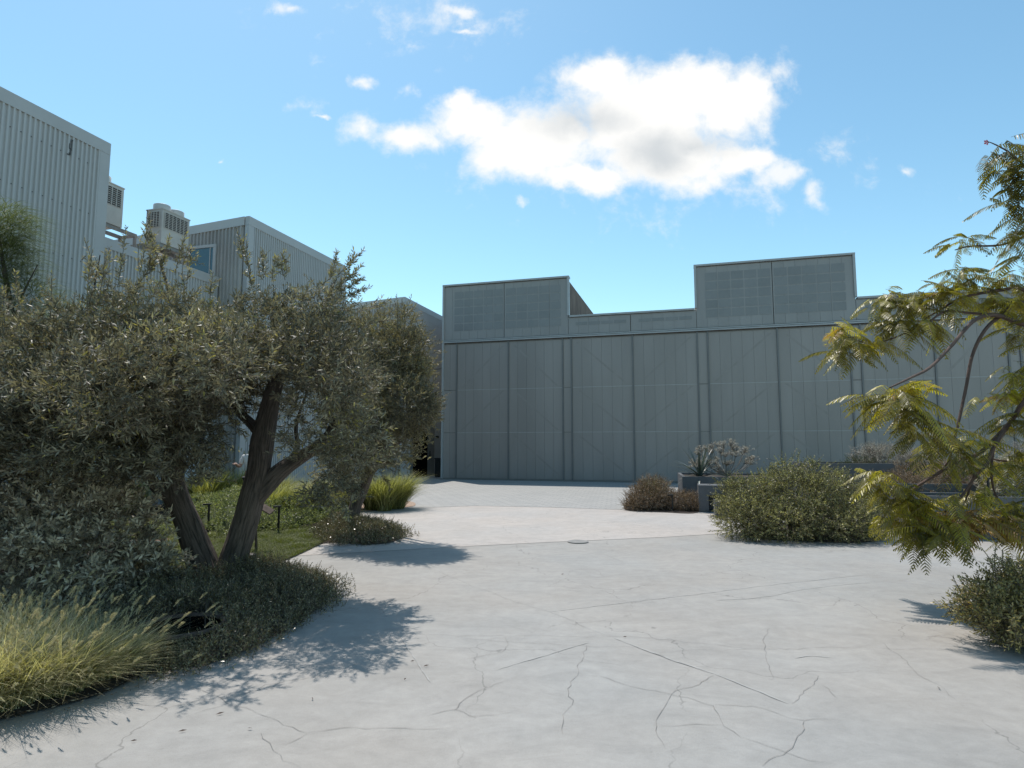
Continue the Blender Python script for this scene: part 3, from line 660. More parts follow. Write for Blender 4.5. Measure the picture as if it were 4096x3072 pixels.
# doorway, lamp, bin, wall boxes on the far shed
dA0, dA1 = sW(1646, 1850), sW(1703, 1850); zD = WP(1700, 1705, W0, nW)[2]
dr = MB().box(FW, dA0 - .25, dA1 + .9, -.07, -.045, .0, zD + .15).build('door', M['doorgrey'], sh3)
MB().box(FW, dA0, dA1, -.085, -.071, .02, zD - .15).build('painted_doorway', M['hole'], dr)  # flat black sheet on the door, the inner darkness is only its colour
MB().box(FW, dA1 + .2, dA1 + .23, -.15, -.1, 1.0, 1.25).box(FW, dA1 + .2, dA1 + .23, -.11, -.071, 1.0, 1.04).build('handle', M['black'], dr)
lp = WP(1735, 1480, W0, nW)
lamp = thing('wall_floodlight', 'small grey floodlight on an arm high on the far shed wall', 'wall lamp', lp)
MB().bar(lp - nW * .02, lp + nW * .6 + np.array([0, 0, .1]), .05).box((lp, dW, -nW), -.08, .08, .0, .05, -.12, .08).build('arm', M['steel'], lamp)
fh = (lp + nW * .75 + np.array([0, 0, .10]), dW, -nW)
MB().box(fh, -.3, .3, -.22, .22, (-.03, -.03, -.1, -.1), (.07, .07, .02, .02)).build('lamp_head', M['lampgrey'], lamp)
bp_ = G(1752, 1909); bn_ = thing('litter_bin', 'slim black bin standing at the wall beside the far doorway', 'bin', (bp_[0], bp_[1], .008))
fb = (np.array([bp_[0], bp_[1], 0]), dW, -nW)
MB().box(fb, -.12, .12, -.12, .12, .01, .86).build('body', M['black'], bn_); MB().box(fb, -.14, .14, -.14, .14, .863, .92).build('lid', M['black'], bn_)
for py_, nm in ((1748, 'one'), (1842, 'two')):
    q = WP(1743 if nm == 'one' else 1762, py_, W0, nW); fq = (q, dW, -nW)
    o = MB().box(fq, -.06, .06, -.12, -.02, -.06, .06).box(fq, -.045, .045, -.16, -.121, -.045, .045).build('wall_box', M['black'])
    tag(o, 'tiny black %s box on the far shed wall %s' % (('upper', 'level with the door head') if nm == 'one' else ('lower', 'just above the slim bin')), 'wall box')
# ---------------------------------------------------------------- cooling units
def ac(label, px, pyb, Y, sc_, nfan, w_, d_, rot, h_=1.1):
    base = P(px, pyb, Y) - (np.array([math.cos(rot), math.sin(rot), 0]) * w_ if px < 600 else 0); root = thing('cooling_unit', label, 'air conditioner', base, group='rooftop cooling units')
    ex = np.array([math.cos(rot), math.sin(rot), 0]); ey = np.array([-ex[1], ex[0], 0]); fr = (base, ex, ey)
    MB().box(fr, 0, w_, 0, d_, 0, h_ * .97).box(fr, -.015, w_ + .015, -.015, d_ + .015, h_ * .972, h_).build('casing', M['acbody'], root)
    def grill(fr2, W_, cols):
        g = MB(); g.box(fr2, .08, W_ - .08, -.006, -.001, h_ * .47, h_ * .9, 1)
        for k_ in range(cols + 1):
            x = .08 + (W_ - .16) * k_ / cols; g.box(fr2, x - .008, x + .008, -.022, -.008, h_ * .46, h_ * .91)
        for k_ in range(10):
            z = h_ * (.465 + .44 * k_ / 9); g.box(fr2, .07, W_ - .07, -.018, -.0095, z - .006, z + .006)
        g.build('grille', [M['acbody'], M['acgrill']], root)
    grill(fr, w_, 3 if w_ < .8 else 6); grill((base + ex * w_, ey, -ex), d_, 3); grill((base + ey * d_, -ey, ex), d_, 4)
    for k_ in range(nfan):
        cx = w_ * (k_ + .5) / nfan; c = base + ex * cx + ey * d_ / 2; r = min(w_ / nfan, d_) * .46
        f_ = MB().lathe(c + np.array([0, 0, h_]), [(r, .0), (r, .17), (r * .93, .18), (r * .9, .18), (r * .88, .02)], 28, cap=False).build('fan_shroud', M['acbody'], root, True)
        g = MB().lathe(c + np.array([0, 0, h_]), [(r * .86, .02), (.02, .03)], 20, mi=0)
        g.build('fan', M['acgrill'], f_)
    return root, fr
RW = math.atan2(dW[1], dW[0])
u1, f1 = ac('single-fan cooling unit half hidden behind the nearest shed corner', 487, 912, 16.0, 1, 1, 1.0, .62, RW, 1.1)
u2, f2 = ac('two-fan cooling unit on the low roof between the sheds', 643, 970, 16.2, 1, 2, .95, .54, RW, .97)
def stand(label, fr, w_, d_, ext):
    base = fr[0]; root = thing('steel_stand', label, 'steel frame', (base[0], base[1], ZL - .15), group='steel stands under the cooling units')
    o, ex, ey = fr; zt = -.01; m_ = MB()
    for y in (0.02, d_ - .08): m_.box(fr, -.1, w_ + ext, y, y + .07, zt - .09, zt)
    for x in (-.1, w_ * .5, w_ + ext - .07): m_.box(fr, x, x + .07, .1, d_ - .09, zt - .085, zt - .02)
    m_.build('frame', M['steel'], root)
    for x in (-.1, w_ + ext - .07):
        for y in (.02, d_ - .08): MB().box(fr, x, x + .06, y, y + .06, ZL - .15 - o[2], zt - .091).build('leg', M['steel'], root)
stand('steel stand reaching out from under the single-fan unit', f1, 1.0, .62, .5); stand('steel stand under the two-fan unit', f2, .95, .54, .12)
rp = P(1490 * 0 + 500, 960, 17.2)
# ---------------------------------------------------------------- planters
def frame_at(p, ang): ex = np.array([math.cos(ang), math.sin(ang), 0]); return (np.array([p[0], p[1], 0]), ex, np.array([-ex[1], ex[0], 0]))
def planter(name, label, cat, p, ang, w_, d_, h_, soil=True, niche=None):
    fr = frame_at(p, ang); root = thing(name, label, cat, (p[0], p[1], .008)); t_ = .08; m_ = MB()
    if niche:
        n0, n1, nz1 = niche
        m_.box(fr, 0, n0, 0, d_, .008, h_); m_.box(fr, n1, w_, 0, d_, .008, h_); m_.box(fr, n0, n1, 0, d_, nz1, h_); m_.box(fr, n0, n1, d_ * .6, d_, .008, nz1)
    else:
        m_.box(fr, 0, w_, 0, t_, .008, h_).box(fr, 0, w_, d_ - t_, d_, .008, h_).box(fr, 0, t_, t_, d_ - t_, .008, h_).box(fr, w_ - t_, w_, t_, d_ - t_, .008, h_)
    o = m_.build('shell', M['planter'], root)
    if soil and not niche: MB().box(fr, t_, w_ - t_, t_, d_ - t_, .01, h_ - .05).build('soil', M['soil'], root)
    return fr
g1 = G(2732, 2022); g2 = G(2797, 2050); g3 = G(2862, 2068)
zp1 = P(2732, 1906, g1[1])[2]; zp2 = P(2795, 1941, g2[1])[2]
pl1 = planter('planter_box', 'dark grey planter box holding the agave', 'planter', (g1[0], g1[1]), R(-12), 3.4, 2.2, zp1)
pl2 = planter('concrete_bench', 'grey block bench with a dark niche in front of the agave planter', 'bench', (g2[0], g2[1]), R(-14), 1.5, .62, zp2, niche=(.22, .62, zp2 - .22))
pl3 = planter('planter_box', 'low grey block at the left foot of the big green shrub', 'planter', (g3[0], g3[1]), R(-14), 1.6, .5, .34)
g4 = P(3290, 1853, 14.0); planter('planter_box', 'raised grey planter behind the big green shrub with a pale top edge', 'planter', (g4[0] - .3, 14.0), R(-10), 6.4, 1.4, g4[2])
g5 = G(3640, 2150); z5 = P(3900, 1994, 10.2)[2]
planter('planter_box', 'long low dark planter under the hanging branches at the right', 'planter', (g5[0], g5[1]), R(-11), 4.2, .9, z5)
z6 = P(3880, 1941, 11.4)[2]; g6 = P(3560, 2000, 11.8)
planter('planter_box', 'second dark step of the planters behind the long low one', 'planter', (g6[0], 11.9), R(-8), 4.6, 1.0, z6)
g7 = P(4020, 1990, 12.6)
cb = thing('metal_cabinet', 'pale grey-green box with a light top edge at the right picture edge', 'cabinet', (g7[0], g7[1], 0.008)); fc = frame_at(g7, R(-8))
zc = P(4030, 1886, 12.6)[2]
MB().box(fc, 0, 1.4, 0, .7, .01, zc - .03).build('body', M['glass2'], cb); MB().box(fc, -.02, 1.42, -.02, .72, zc - .028, zc).build('top_edge', M['trim'], cb)

# ---------------------------------------------------------------- small garden fittings
def bollard(px, py, Y, h_, label, z0=.014, hd=.1):
    p = P(px, py, Y); root = thing('garden_light', label, 'garden light', (p[0], p[1], z0), group='low black garden lights')
    MB().box(frame_at(p, 0), -.014, .014, -.014, .014, z0, p[2] - .028).build('post', M['black'], root)
    MB().box(frame_at(p, .3), -hd, .03, -.035, .035, p[2] - .027, p[2]).build('lamp_head', M['black'], root)
bollard(837, 2014, 11.3, .3, 'low black garden light among the grass behind the left olive stem')
bollard(1117, 2023, 11.2, .3, 'low black garden light on the pale mound right of the olive stem')
bollard(965, 2026, 11.2, .3, 'low black garden light peeping out left of the right olive stem')
bollard(2688, 1978, 14.75, .3, 'low black garden light in the brown shrub')
bollard(3950, 1910, 11.0, .3, 'tall black garden light among the planters at the right', .02, .04)
sp_ = G(1025, 2206); root = thing('plant_sign', 'slanted brown sign plate on a dark post on the lawn', 'sign', (sp_[0], sp_[1], .014))
ptop = P(1022, 2040, sp_[1]); MB().bar((sp_[0], sp_[1], .014), ptop, .045, .02).build('post', M['rust'], root)
c_ = P(1040, 2035, sp_[1] - .02)
MB().add([c_ + np.array(v) for v in [(-.16, 0, .10), (.14, .02, -.08), (.17, .13, -.03), (-.13, .12, .15), (-.16, 0, .085), (.14, .02, -.095), (.17, .13, -.045), (-.13, .12, .135)]],
         [(0, 1, 2, 3), (7, 6, 5, 4), (0, 4, 5, 1), (1, 5, 6, 2), (2, 6, 7, 3), (3, 7, 4, 0)]).build('sign_plate', M['rust'], root)
for px, py, lb in ((690, 2420, 'black ground spotlight in the ground cover left of the olive trunk'), (1000, 2318, 'black ground spotlight in the ground cover right of the olive trunk')):
    p = G(px, py); root = thing('ground_spotlight', lb, 'garden light', (p[0], p[1], .014), group='black ground spotlights')
    z0 = .16; MB().lathe((p[0], p[1], z0), [(.045, 0), (.06, .03), (.062, .13), (.05, .14), (.045, .10)], 18).build('lamp_head', M['black'], root, True)
    MB().box(frame_at(p, 0), -.012, .012, -.012, .012, .014, z0).build('stake', M['black'], root)
p = G(720, 2566); root = thing('round_pit', 'round black pit with a thin rusty lip in the ground cover beside the tall grass', 'pit', (p[0], p[1], .014))
MB().lathe((p[0], p[1], .015), [(.34, 0), (.34, .11), (.33, .115), (.315, .115), (.31, .01), (.0001, .012)], 40, cap=False).build('basin', M['hole'], root, True)  # shallow basin, the shade of a deep pit is put into its black colour
MB().lathe((p[0], p[1], .015), [(.345, .10), (.345, .125), (.312, .125), (.312, .10)], 40, cap=False).build('lip', M['rust'], root, True)
p = G(2312, 2169); root = MB().lathe((p[0], p[1], .004), [(.17, 0), (.17, .012), (.15, .016)], 30).build('floor_drain', M['steel']); tag(root, 'small round metal drain cover at the joint of the two slabs', 'drain cover')
# fallen leaves
rng2 = random.Random(8)
for i, (px, py) in enumerate([(880, 2860), (730, 2930), (535, 2970), (1000, 2920), (1250, 2800), (3875, 2605), (1705, 2668), (1650, 2650), (2500, 2552), (3755, 2757), (1620, 2722), (2250, 2300)]):
    p = G(px, py); a_ = rng2.uniform(0, 3.1); s_ = rng2.uniform(.014, .026); ca, sa = math.cos(a_), math.sin(a_)
    loc = [(-s_, 0, .006), (0, s_ * .22, .011), (s_, 0, .007), (0, -s_ * .22, .005)]
    me = bpy.data.meshes.new('fallen_leaf'); me.from_pydata([(x * ca - y * sa, x * sa + y * ca, z) for x, y, z in loc], [], [(0, 1, 2, 3)])
    o = link('fallen_leaf', me, M['rust']); o.location = (p[0], p[1], .004); tag(o, 'tiny dry fallen leaf lying on the open concrete', 'leaf', 'dry leaves fallen on the concrete')

# litter: dead leaves and twigs lying along the bed edges
def litter(label, poly, n, seed, spread, ysel=(0, 99)):
    rs = np.random.default_rng(seed); pa = np.array([q[:2] for q in poly]); i = rs.integers(0, len(pa), n * 3); p = pa[i] + (pa[(i + 1) % len(pa)] - pa[i]) * rs.uniform(0, 1, (n * 3, 1))
    p = p + rs.normal(0, 1, p.shape) * spread * rs.uniform(0, 1, (n * 3, 1)) ** 2.2; k_ = (p[:, 1] > ysel[0]) & (p[:, 1] < ysel[1]) & (p[:, 0] > -5.5) ; p = p[k_][:n]; m = len(p)
    a_ = rs.uniform(0, 6.28, m); ld = np.column_stack([np.cos(a_), np.sin(a_), rs.uniform(-.05, .12, m)]); z = np.where(p[:, 1] > 9, .024, .02)
    q, _ = leafq(rs, np.column_stack([p, z]), unit(ld), rs.uniform(.012, .035, (m, 1)), rs.uniform(.003, .010, (m, 1)))
    q[:, :, 2] = np.maximum(q[:, :, 2], z[:, None] - .008); o = foliage('leaf_litter', [q], [rs.uniform(0, 1, m)], M['litter'], None); tag(o, label, 'leaf litter', kind='stuff')
M['litter'] = leafmat('litter', [(0, (.05, .035, .025)), (.6, (.17, .11, .07)), (1, (.36, .28, .19))], .8, 0)
litter('dry leaf litter scattered along the edge of the left planting bed', bedA, 2600, 91, .13)
litter('dry leaf litter under the big green shrub', bedC, 700, 92, .12)
litter('dry leaf litter around the lower right shrub', bedD, 600, 93, .12)

#====================================================================== TREES
# --- big olive, two stems
rs = np.random.default_rng(11)
YT = G(880, 2345)[1]
big = thing('olive_tree', 'large spreading olive tree with two thick leaning stems in the left bed', 'tree', G(880, 2345), group='olive trees')
def pth(lst): return [P(*q) for q in lst]
stems = [
    (pth([(850, 2385, YT), (815, 2270, YT), (775, 2160, YT - .02), (738, 2060, YT - .05), (705, 1975, YT - .1), (690, 1880, YT - .15), (705, 1760, YT - .2), (735, 1600, YT - .2), (760, 1440, YT - .1)]), [.215, .16, .142, .135, .128, .11, .085, .06, .035], 44, .022, .10),
    (pth([(895, 2385, YT + .03), (930, 2250, YT + .03), (970, 2130, YT + .02), (1005, 2010, YT), (1035, 1880, YT), (1052, 1760, YT), (1075, 1640, YT), (1105, 1530, YT), (1140, 1400, YT + .1), (1150, 1250, YT + .2)]), [.21, .16, .142, .13, .122, .125, .105, .085, .05, .025], 44, .022, .10),
    (pth([(1025, 1990, YT + .02), (1080, 1925, YT + .04), (1140, 1870, YT + .08), (1210, 1825, YT + .1), (1290, 1770, YT), (1350, 1680, YT - .1), (1400, 1560, YT)]), [.11, .115, .095, .075, .06, .045, .025], 30, .03, .08),
    (pth([(1050, 1740, YT + .02), (1010, 1700, YT + .1), (960, 1650, YT + .2), (900, 1560, YT + .2), (850, 1400, YT)]), [.075, .06, .05, .04, .02], 20, .04, .06),
    (pth([(700, 1990, YT - .1), (640, 1960, YT - .2), (560, 1860, YT - .3), (470, 1740, YT - .3), (380, 1560, YT - .4)]), [.09, .07, .055, .04, .02], 20, .04, .06),
    (pth([(700, 1850, YT - .15), (760, 1720, YT - .4), (800, 1560, YT - .6), (830, 1380, YT - .6)]), [.08, .05, .035, .02], 16, .05, .05),
    (pth([(1110, 1500, YT), (1200, 1400, YT - .2), (1290, 1250, YT - .2), (1340, 1120, YT)]), [.07, .045, .03, .012], 14, .05, 0),
    (pth([(470, 1740, YT - .3), (330, 1640, YT - .6), (180, 1540, YT - .6), (0, 1480, YT - .4)]), [.04, .035, .028, .015], 12, .06, 0),
    (pth([(400, 1560, YT - .4), (390, 1350, YT - .3), (375, 1180, YT - .2), (400, 1020, YT - .2)]), [.03, .02, .014, .006], 10, .06, 0),
    (pth([(760, 1440, YT - .1), (700, 1250, YT), (640, 1050, YT), (600, 960, YT)]), [.04, .025, .012, .006], 10, .06, 0),
    (pth([(1150, 1860, YT + .08), (1190, 1790, YT + .3), (1185, 1700, YT + .4), (1230, 1560, YT + .5)]), [.045, .03, .022, .012], 10, .06, 0)]
tubes_obj('trunk', [tube(p_, r_, sides=s_, step=st, ridges=rg, seed=i * 3.7) for i, (p_, r_, s_, st, rg) in enumerate(stems)], M['bark'], big)
blobs = [bl(-250, 1500, 6.6, .9, .9, .95), bl(60, 1500, 6.6, .62, .8, .5), bl(180, 1600, 6.2, .7, .7, .7), bl(420, 1400, 6.6, .66, .8, .48), bl(380, 1620, 6.2, .75, .75, .7),
         bl(640, 1265, 6.8, .46, .5, .30), bl(780, 1380, 6.7, .60, .75, .42), bl(620, 1560, 6.2, .7, .8, .65), bl(560, 1780, 5.9, .62, .5, .38), bl(760, 1830, 5.9, .36, .35, .30), bl(380, 1830, 5.9, .5, .5, .25),
         bl(1010, 1310, 6.8, .5, .6, .32), bl(1180, 1360, 6.9, .60, .65, .46), bl(1000, 1480, 7.3, .5, .4, .4), bl(1290, 1230, 7.0, .30, .35, .26), bl(1320, 1480, 6.8, .55, .6, .55), bl(1280, 1700, 6.5, .5, .55, .42),
         bl(1330, 1960, 6.3, .30, .3, .16), bl(1180, 1500, 7.4, .5, .4, .6), bl(1440, 1780, 6.6, .3, .35, .3), bl(-150, 1750, 6.2, .7, .6, .5), bl(900, 1560, 7.2, .3, .3, .3), bl(850, 1480, 7.3, .6, .4, .6), bl(400, 1500, 7.4, .9, .4, .9),
         bl(700, 1480, 5.5, .5, .5, .36), bl(430, 1560, 5.3, .55, .5, .34), bl(1370, 1520, 5.9, .30, .4, .3), bl(1260, 1420, 5.9, .35, .4, .3), bl(900, 1400, 5.9, .4, .4, .3), bl(930, 1480, 5.2, .32, .3, .2)]
pts, outw = blob_points(rs, blobs, 11600, .3)
px_, py_ = proj(pts)
tr = (px_ > 985) & (px_ < 1165) & (py_ > 1470) & (py_ < 2010) & (pts[:, 1] < YT + .15)
px_n = ((px_ - 880) / 60) ** 2 + ((py_ - 1180) / 110) ** 2 < 1; gap = px_n | (((px_ - 1240) / 50) ** 2 + ((py_ - 1600) / 60) ** 2 < 1) | (((px_ - 300) / 40) ** 2 + ((py_ - 1250) / 70) ** 2 < 1) | (((px_ - 955) / 95) ** 2 + ((py_ - 1780) / 150) ** 2 < 1)
keep = ~(tr | gap) & ~((px_ > 560) & (px_ < 1150) & (py_ > 1960)) & (py_ < 2060)
pts, outw = pts[keep], outw[keep]
d_ = unit(outw * .6 + np.array([0, 0, .35]) + rs.normal(0, .55, pts.shape)); d_[:, 2] *= np.where(pts[:, 2] < 1.75, -.4, 1)
clump = .42 + .22 * np.sin(pts[:, 0] * 3.1 + 1) * np.sin(pts[:, 2] * 4.3) + .12 * np.sin(pts[:, 1] * 5) + rs.normal(0, .1, len(pts))
q1, t1, (b0_, b1_) = shoots(rs, pts, d_, rs.uniform(.12, .26, len(pts)), 16, .075, .017, (68, 25), .1, np.clip(clump, 0, .85))
# long water shoots breaking the outline
def sprouts(rs, lst, dens=44, ll=.068, lw=.017):
    qs, ts, st = [], [], []
    for (x0, y0, x1, y1, Y) in lst:
        a_, b_ = P(x0, y0, Y), P(x1, y1, Y + rs.uniform(-.15, .15)); n = 7
        tt = np.linspace(0, 1, n)[:, None]; bend = np.array([rs.uniform(-.05, .05), rs.uniform(-.05, .05), 0]); cpts = a_ + (b_ - a_) * tt + bend * np.sin(tt * 3.14)
        seg = np.diff(cpts, axis=0); Ls = np.linalg.norm(seg, axis=1)
        q, t_, _ = shoots(rs, cpts[:-1], seg, Ls, 7, ll, lw, (55, 40), 0, rs.uniform(.45, .95, n - 1)); qs.append(q); ts.append(t_)
        st.append(sticks(cpts[:-1], cpts[1:], .004, .003))
        sb = a_ + (b_ - a_) * rs.uniform(.0, .75, (dens // 4, 1)); q, t_, (e0_, e1_) = shoots(rs, sb, unit(b_ - a_) + rs.normal(0, .45, sb.shape), rs.uniform(.06, .15, len(sb)), 9, ll * .9, lw, (55, 25), 0, rs.uniform(.4, .9, len(sb)))
        qs.append(q); ts.append(t_); st.append(sticks(e0_, e1_, .002, .0015))
    return qs, ts, st
sprl = [(360, 1200, 340, 960, 6.6), (400, 1200, 440, 990, 6.6), (470, 1150, 505, 905, 6.6), (350, 1250, 370, 1000, 6.5), (560, 1100, 600, 880, 6.6), (620, 1090, 590, 850, 6.7), (640, 1100, 680, 940, 6.6), (700, 1100, 745, 930, 6.7), (740, 1150, 770, 985, 6.8),
        (1000, 1130, 945, 920, 6.9), (1010, 1160, 985, 960, 6.9), (1050, 1120, 1055, 1010, 6.9), (1090, 1120, 1110, 1020, 6.9), (1140, 1120, 1140, 1000, 7), (1320, 1120, 1345, 1000, 7), (1350, 1100, 1455, 1000, 7), (1380, 1130, 1450, 1055, 7), (1360, 1170, 1455, 1110, 7),
        (1380, 1200, 1470, 1150, 7), (1340, 1180, 1400, 1060, 7), (90, 1300, 60, 1080, 6.3), (200, 1300, 205, 1090, 6.3), (20, 1300, 10, 1150, 6.3), (250, 1350, 300, 1180, 6.4), (480, 1200, 380, 1030, 6.6), (1420, 1250, 1560, 1200, 7), (1400, 1300, 1560, 1280, 7),
        (830, 1250, 850, 1090, 6.8), (600, 1100, 620, 960, 6.5), (520, 1180, 640, 1000, 6.5), (380, 1250, 420, 1000, 6.5), (1300, 1950, 1330, 2060, 6.2), (1350, 1990, 1390, 2070, 6.2), (1260, 1930, 1280, 2030, 6.2), (880, 1700, 905, 1850, 6.6), (900, 1620, 990, 1760, 6.5), (860, 1750, 880, 1900, 6.5)]
qs, ts, st = sprouts(rs, sprl)
foliage('crown', [q1] + qs, [t1] + ts, M['olive'], big)
foliage('twigs', [sticks(b0_, b1_, .0028, .0015)] + st, [rs.uniform(0, 1, 3 * len(b0_)), rs.uniform(.2, 1, sum(len(s) for s in st))], M['twig'], big)
# --- small olive
rs = np.random.default_rng(12); g_ = G(1417, 2111); YS = g_[1]
sm = thing('olive_tree', 'smaller olive tree with one short dark trunk standing on the open concrete', 'tree', g_, group='olive trees')
stems = [(pth([(1410, 2125, YS), (1415, 2060, YS), (1430, 2000, YS), (1460, 1930, YS - .1), (1490, 1840, YS - .3), (1520, 1700, YS - .6), (1540, 1550, YS - .8)]), [.15, .125, .12, .105, .08, .05, .025], 26, .04, .10),
         (pth([(1432, 1990, YS), (1400, 1930, YS - .2), (1380, 1850, YS - .4), (1400, 1700, YS - .7)]), [.07, .06, .045, .02], 14, .05, .06),
         (pth([(1470, 1910, YS - .1), (1540, 1830, YS - .5), (1620, 1740, YS - .9), (1680, 1650, YS - 1.1)]), [.06, .045, .03, .012], 12, .05, .0),
         (pth([(1520, 1700, YS - .6), (1580, 1550, YS - .7), (1610, 1380, YS - .8), (1620, 1250, YS - .7)]), [.04, .03, .02, .008], 10, .05, .0)]
tubes_obj('trunk', [tube(p_, r_, sides=s_, step=s2, ridges=rg, seed=40 + i * 3.7) for i, (p_, r_, s_, s2, rg) in enumerate(stems)], M['bark'], sm)
YC = 10.3
blobs = [bl(1560, 1450, YC + .2, .50, .7, .55), bl(1620, 1420, YC, .40, .5, .45), bl(1590, 1620, YC - .2, .62, .8, .5), bl(1660, 1650, YC - .3, .36, .45, .34), bl(1480, 1700, YC, .6, .7, .5),
         bl(1560, 1780, YC - .2, .45, .6, .3), bl(1420, 1830, YC - .1, .5, .55, .3), bl(1500, 1340, YC + .3, .4, .5, .35), bl(1610, 1300, YC + .2, .2, .3, .3), bl(1400, 1550, YC + .3, .5, .6, .6), bl(1350, 1930, YC, .32, .35, .14), bl(1660, 1500, YC, .26, .35, .2)]
pts, outw = blob_points(rs, blobs, 4700, .25)
px_, py_ = proj(pts); k_ = ~((px_ > 1375) & (py_ > 1945)) & (py_ < 2010); pts, outw = pts[k_], outw[k_]
d_ = unit(outw * .7 + np.array([0, 0, .45]) + rs.normal(0, .5, pts.shape))
clump = .5 + .2 * np.sin(pts[:, 0] * 4 + 1) * np.sin(pts[:, 2] * 5) + rs.normal(0, .1, len(pts))
q1, t1, (b0_, b1_) = shoots(rs, pts, d_, rs.uniform(.13, .3, len(pts)), 15, .072, .0165, (60, 20), .05, np.clip(clump, 0, .9))
Y_ = YC
qs, ts, st = sprouts(rs, [(1560, 1400, 1565, 1190, Y_), (1590, 1380, 1590, 1210, Y_), (1620, 1380, 1660, 1250, Y_), (1640, 1400, 1680, 1290, Y_), (1620, 1300, 1615, 1240, Y_), (1680, 1520, 1735, 1440, Y_), (1700, 1640, 1760, 1660, Y_ - .2), (1690, 1600, 1740, 1600, Y_ - .2), (1670, 1540, 1700, 1390, Y_), (1660, 1760, 1730, 1770, Y_ - .3), (1600, 1830, 1660, 1840, Y_ - .2), (1530, 1900, 1560, 1960, Y_)], 26)
foliage('crown', [q1] + qs, [t1] + ts, M['olive2'], sm)
foliage('twigs', [sticks(b0_, b1_, .003, .0015)] + st, [rs.uniform(0, 1, 3 * len(b0_)), rs.uniform(.2, 1, sum(len(s) for s in st))], M['twig'], sm)
# --- wispy tree at the left edge, behind the olive
rs = np.random.default_rng(13); Yw = 8.8
b_w = P(-20, 1500, Yw); wt = thing('wispy_tree', 'fine wispy green tree at the left picture edge against the corrugated shed', 'tree', (b_w[0], b_w[1], .014))
tubes_obj('trunk', [tube([np.array([b_w[0] - .1, b_w[1], 0]), P(0, 1800, Yw), P(30, 1500, Yw), P(50, 1300, Yw), P(20, 1100, Yw), P(-10, 900, Yw)], [.09, .08, .06, .045, .03, .01], 12, .06), tube([P(50, 1300, Yw), P(90, 1180, Yw), P(150, 1060, Yw - .1)], [.02, .015, .006], 8, .06),
                    tube([P(30, 1300, Yw), P(-60, 1150, Yw), P(-150, 1000, Yw)], [.03, .02, .01], 8, .06)], M['bark'], wt)
blobs = [bl(-10, 900, Yw, .42, .45, .34), bl(-120, 980, Yw, .6, .6, .6), bl(20, 1050, Yw, .36, .4, .38), bl(100, 1180, Yw, .38, .35, .25), bl(-60, 1300, Yw, .6, .5, .6), bl(60, 1700, 7.6, .5, .4, .7), bl(250, 1700, 7.6, .5, .4, .5), bl(330, 1280, 8.4, .5, .3, .25)]
pts, outw = blob_points(rs, blobs, 9500, .2); az = np.arctan2(outw[:, 1], outw[:, 0]) + rs.normal(0, .7, len(pts))
q, t_, _, _ = ribbon_blades(rs, pts, az, rs.uniform(.08, .22, len(pts)), rs.uniform(.08, .2, len(pts)), .008, 5, 2.2)
pts2 = pts[::2]; q2, t2, _, _ = ribbon_blades(rs, pts2, az[::2] + .4, rs.uniform(.15, .25, len(pts2)), rs.uniform(.03, .12, len(pts2)), .005, 5, 2.6)
foliage('crown', [q, q2], [t_, t2], M['wispy'], wt)

#====================================================================== SHRUBS AND GRASSES
def shrub(name, label, cat, loc, blobs, n, mat, ll, lw, nl=12, L_=(.1, .25), seed=1, ang=(65, 25), up=.4, shell=.4, twig='twig', group=None, kind=None, clip=None, tb=(.15, .7), droop=.0, stems=True):
    rs = np.random.default_rng(seed); root = thing(name, label, cat, loc, group, kind)
    pts, ow = blob_points(rs, blobs, n, shell); k_ = pts[:, 2] > .03
    if clip is not None: k_ &= clip(pts)
    pts, ow = pts[k_], ow[k_]; d_ = unit(ow * .7 + np.array([0, 0, up]) + rs.normal(0, .5, pts.shape))
    tbv = np.clip(rs.uniform(tb[0], tb[1], len(pts)) + .15 * np.sin(pts[:, 0] * 6) * np.sin(pts[:, 2] * 7 + pts[:, 1] * 3), 0, 1)
    q, t_, (a_, b_) = shoots(rs, pts, d_, rs.uniform(L_[0], L_[1], len(pts)), nl, ll, lw, ang, droop, tbv)
    foliage('foliage', [q], [t_], M[mat], root)
    sk = [sticks(a_, b_, .0025, .0012)]
    if stems:
        m_ = min(140, len(pts)); s = pts[rs.choice(len(pts), m_)]; c = np.array([loc[0], loc[1], 0.0]); b2 = c + (s - c) * np.array([.35, .35, 0]) ; sk.append(sticks(b2, s, .008, .003))
    sk = np.concatenate(sk); foliage('stems', [sk], [rs.uniform(0, 1, len(sk))], M[twig], root)
    return root
# silver shrub, left
shrub('silver_shrub', 'large silvery-grey shrub left of the olive trunks', 'shrub', G(250, 2430), [bl(130, 2030, 6.6, .75, .7, .5), bl(330, 2120, 6.4, .75, .7, .5), bl(60, 2250, 6.2, .85, .7, .45), bl(420, 2260, 6.3, .6, .5, .34), bl(560, 2280, 6.4, .40, .4, .25), bl(280, 1980, 6.8, .5, .5, .3), bl(-250, 2100, 6.4, .8, .7, .7), bl(330, 2340, 5.9, .3, .3, .2)],
      3900, 'silver', .075, .024, 11, (.07, .2), 21, (60, 30), .25, .35, 'twigpale', tb=(.05, .9))
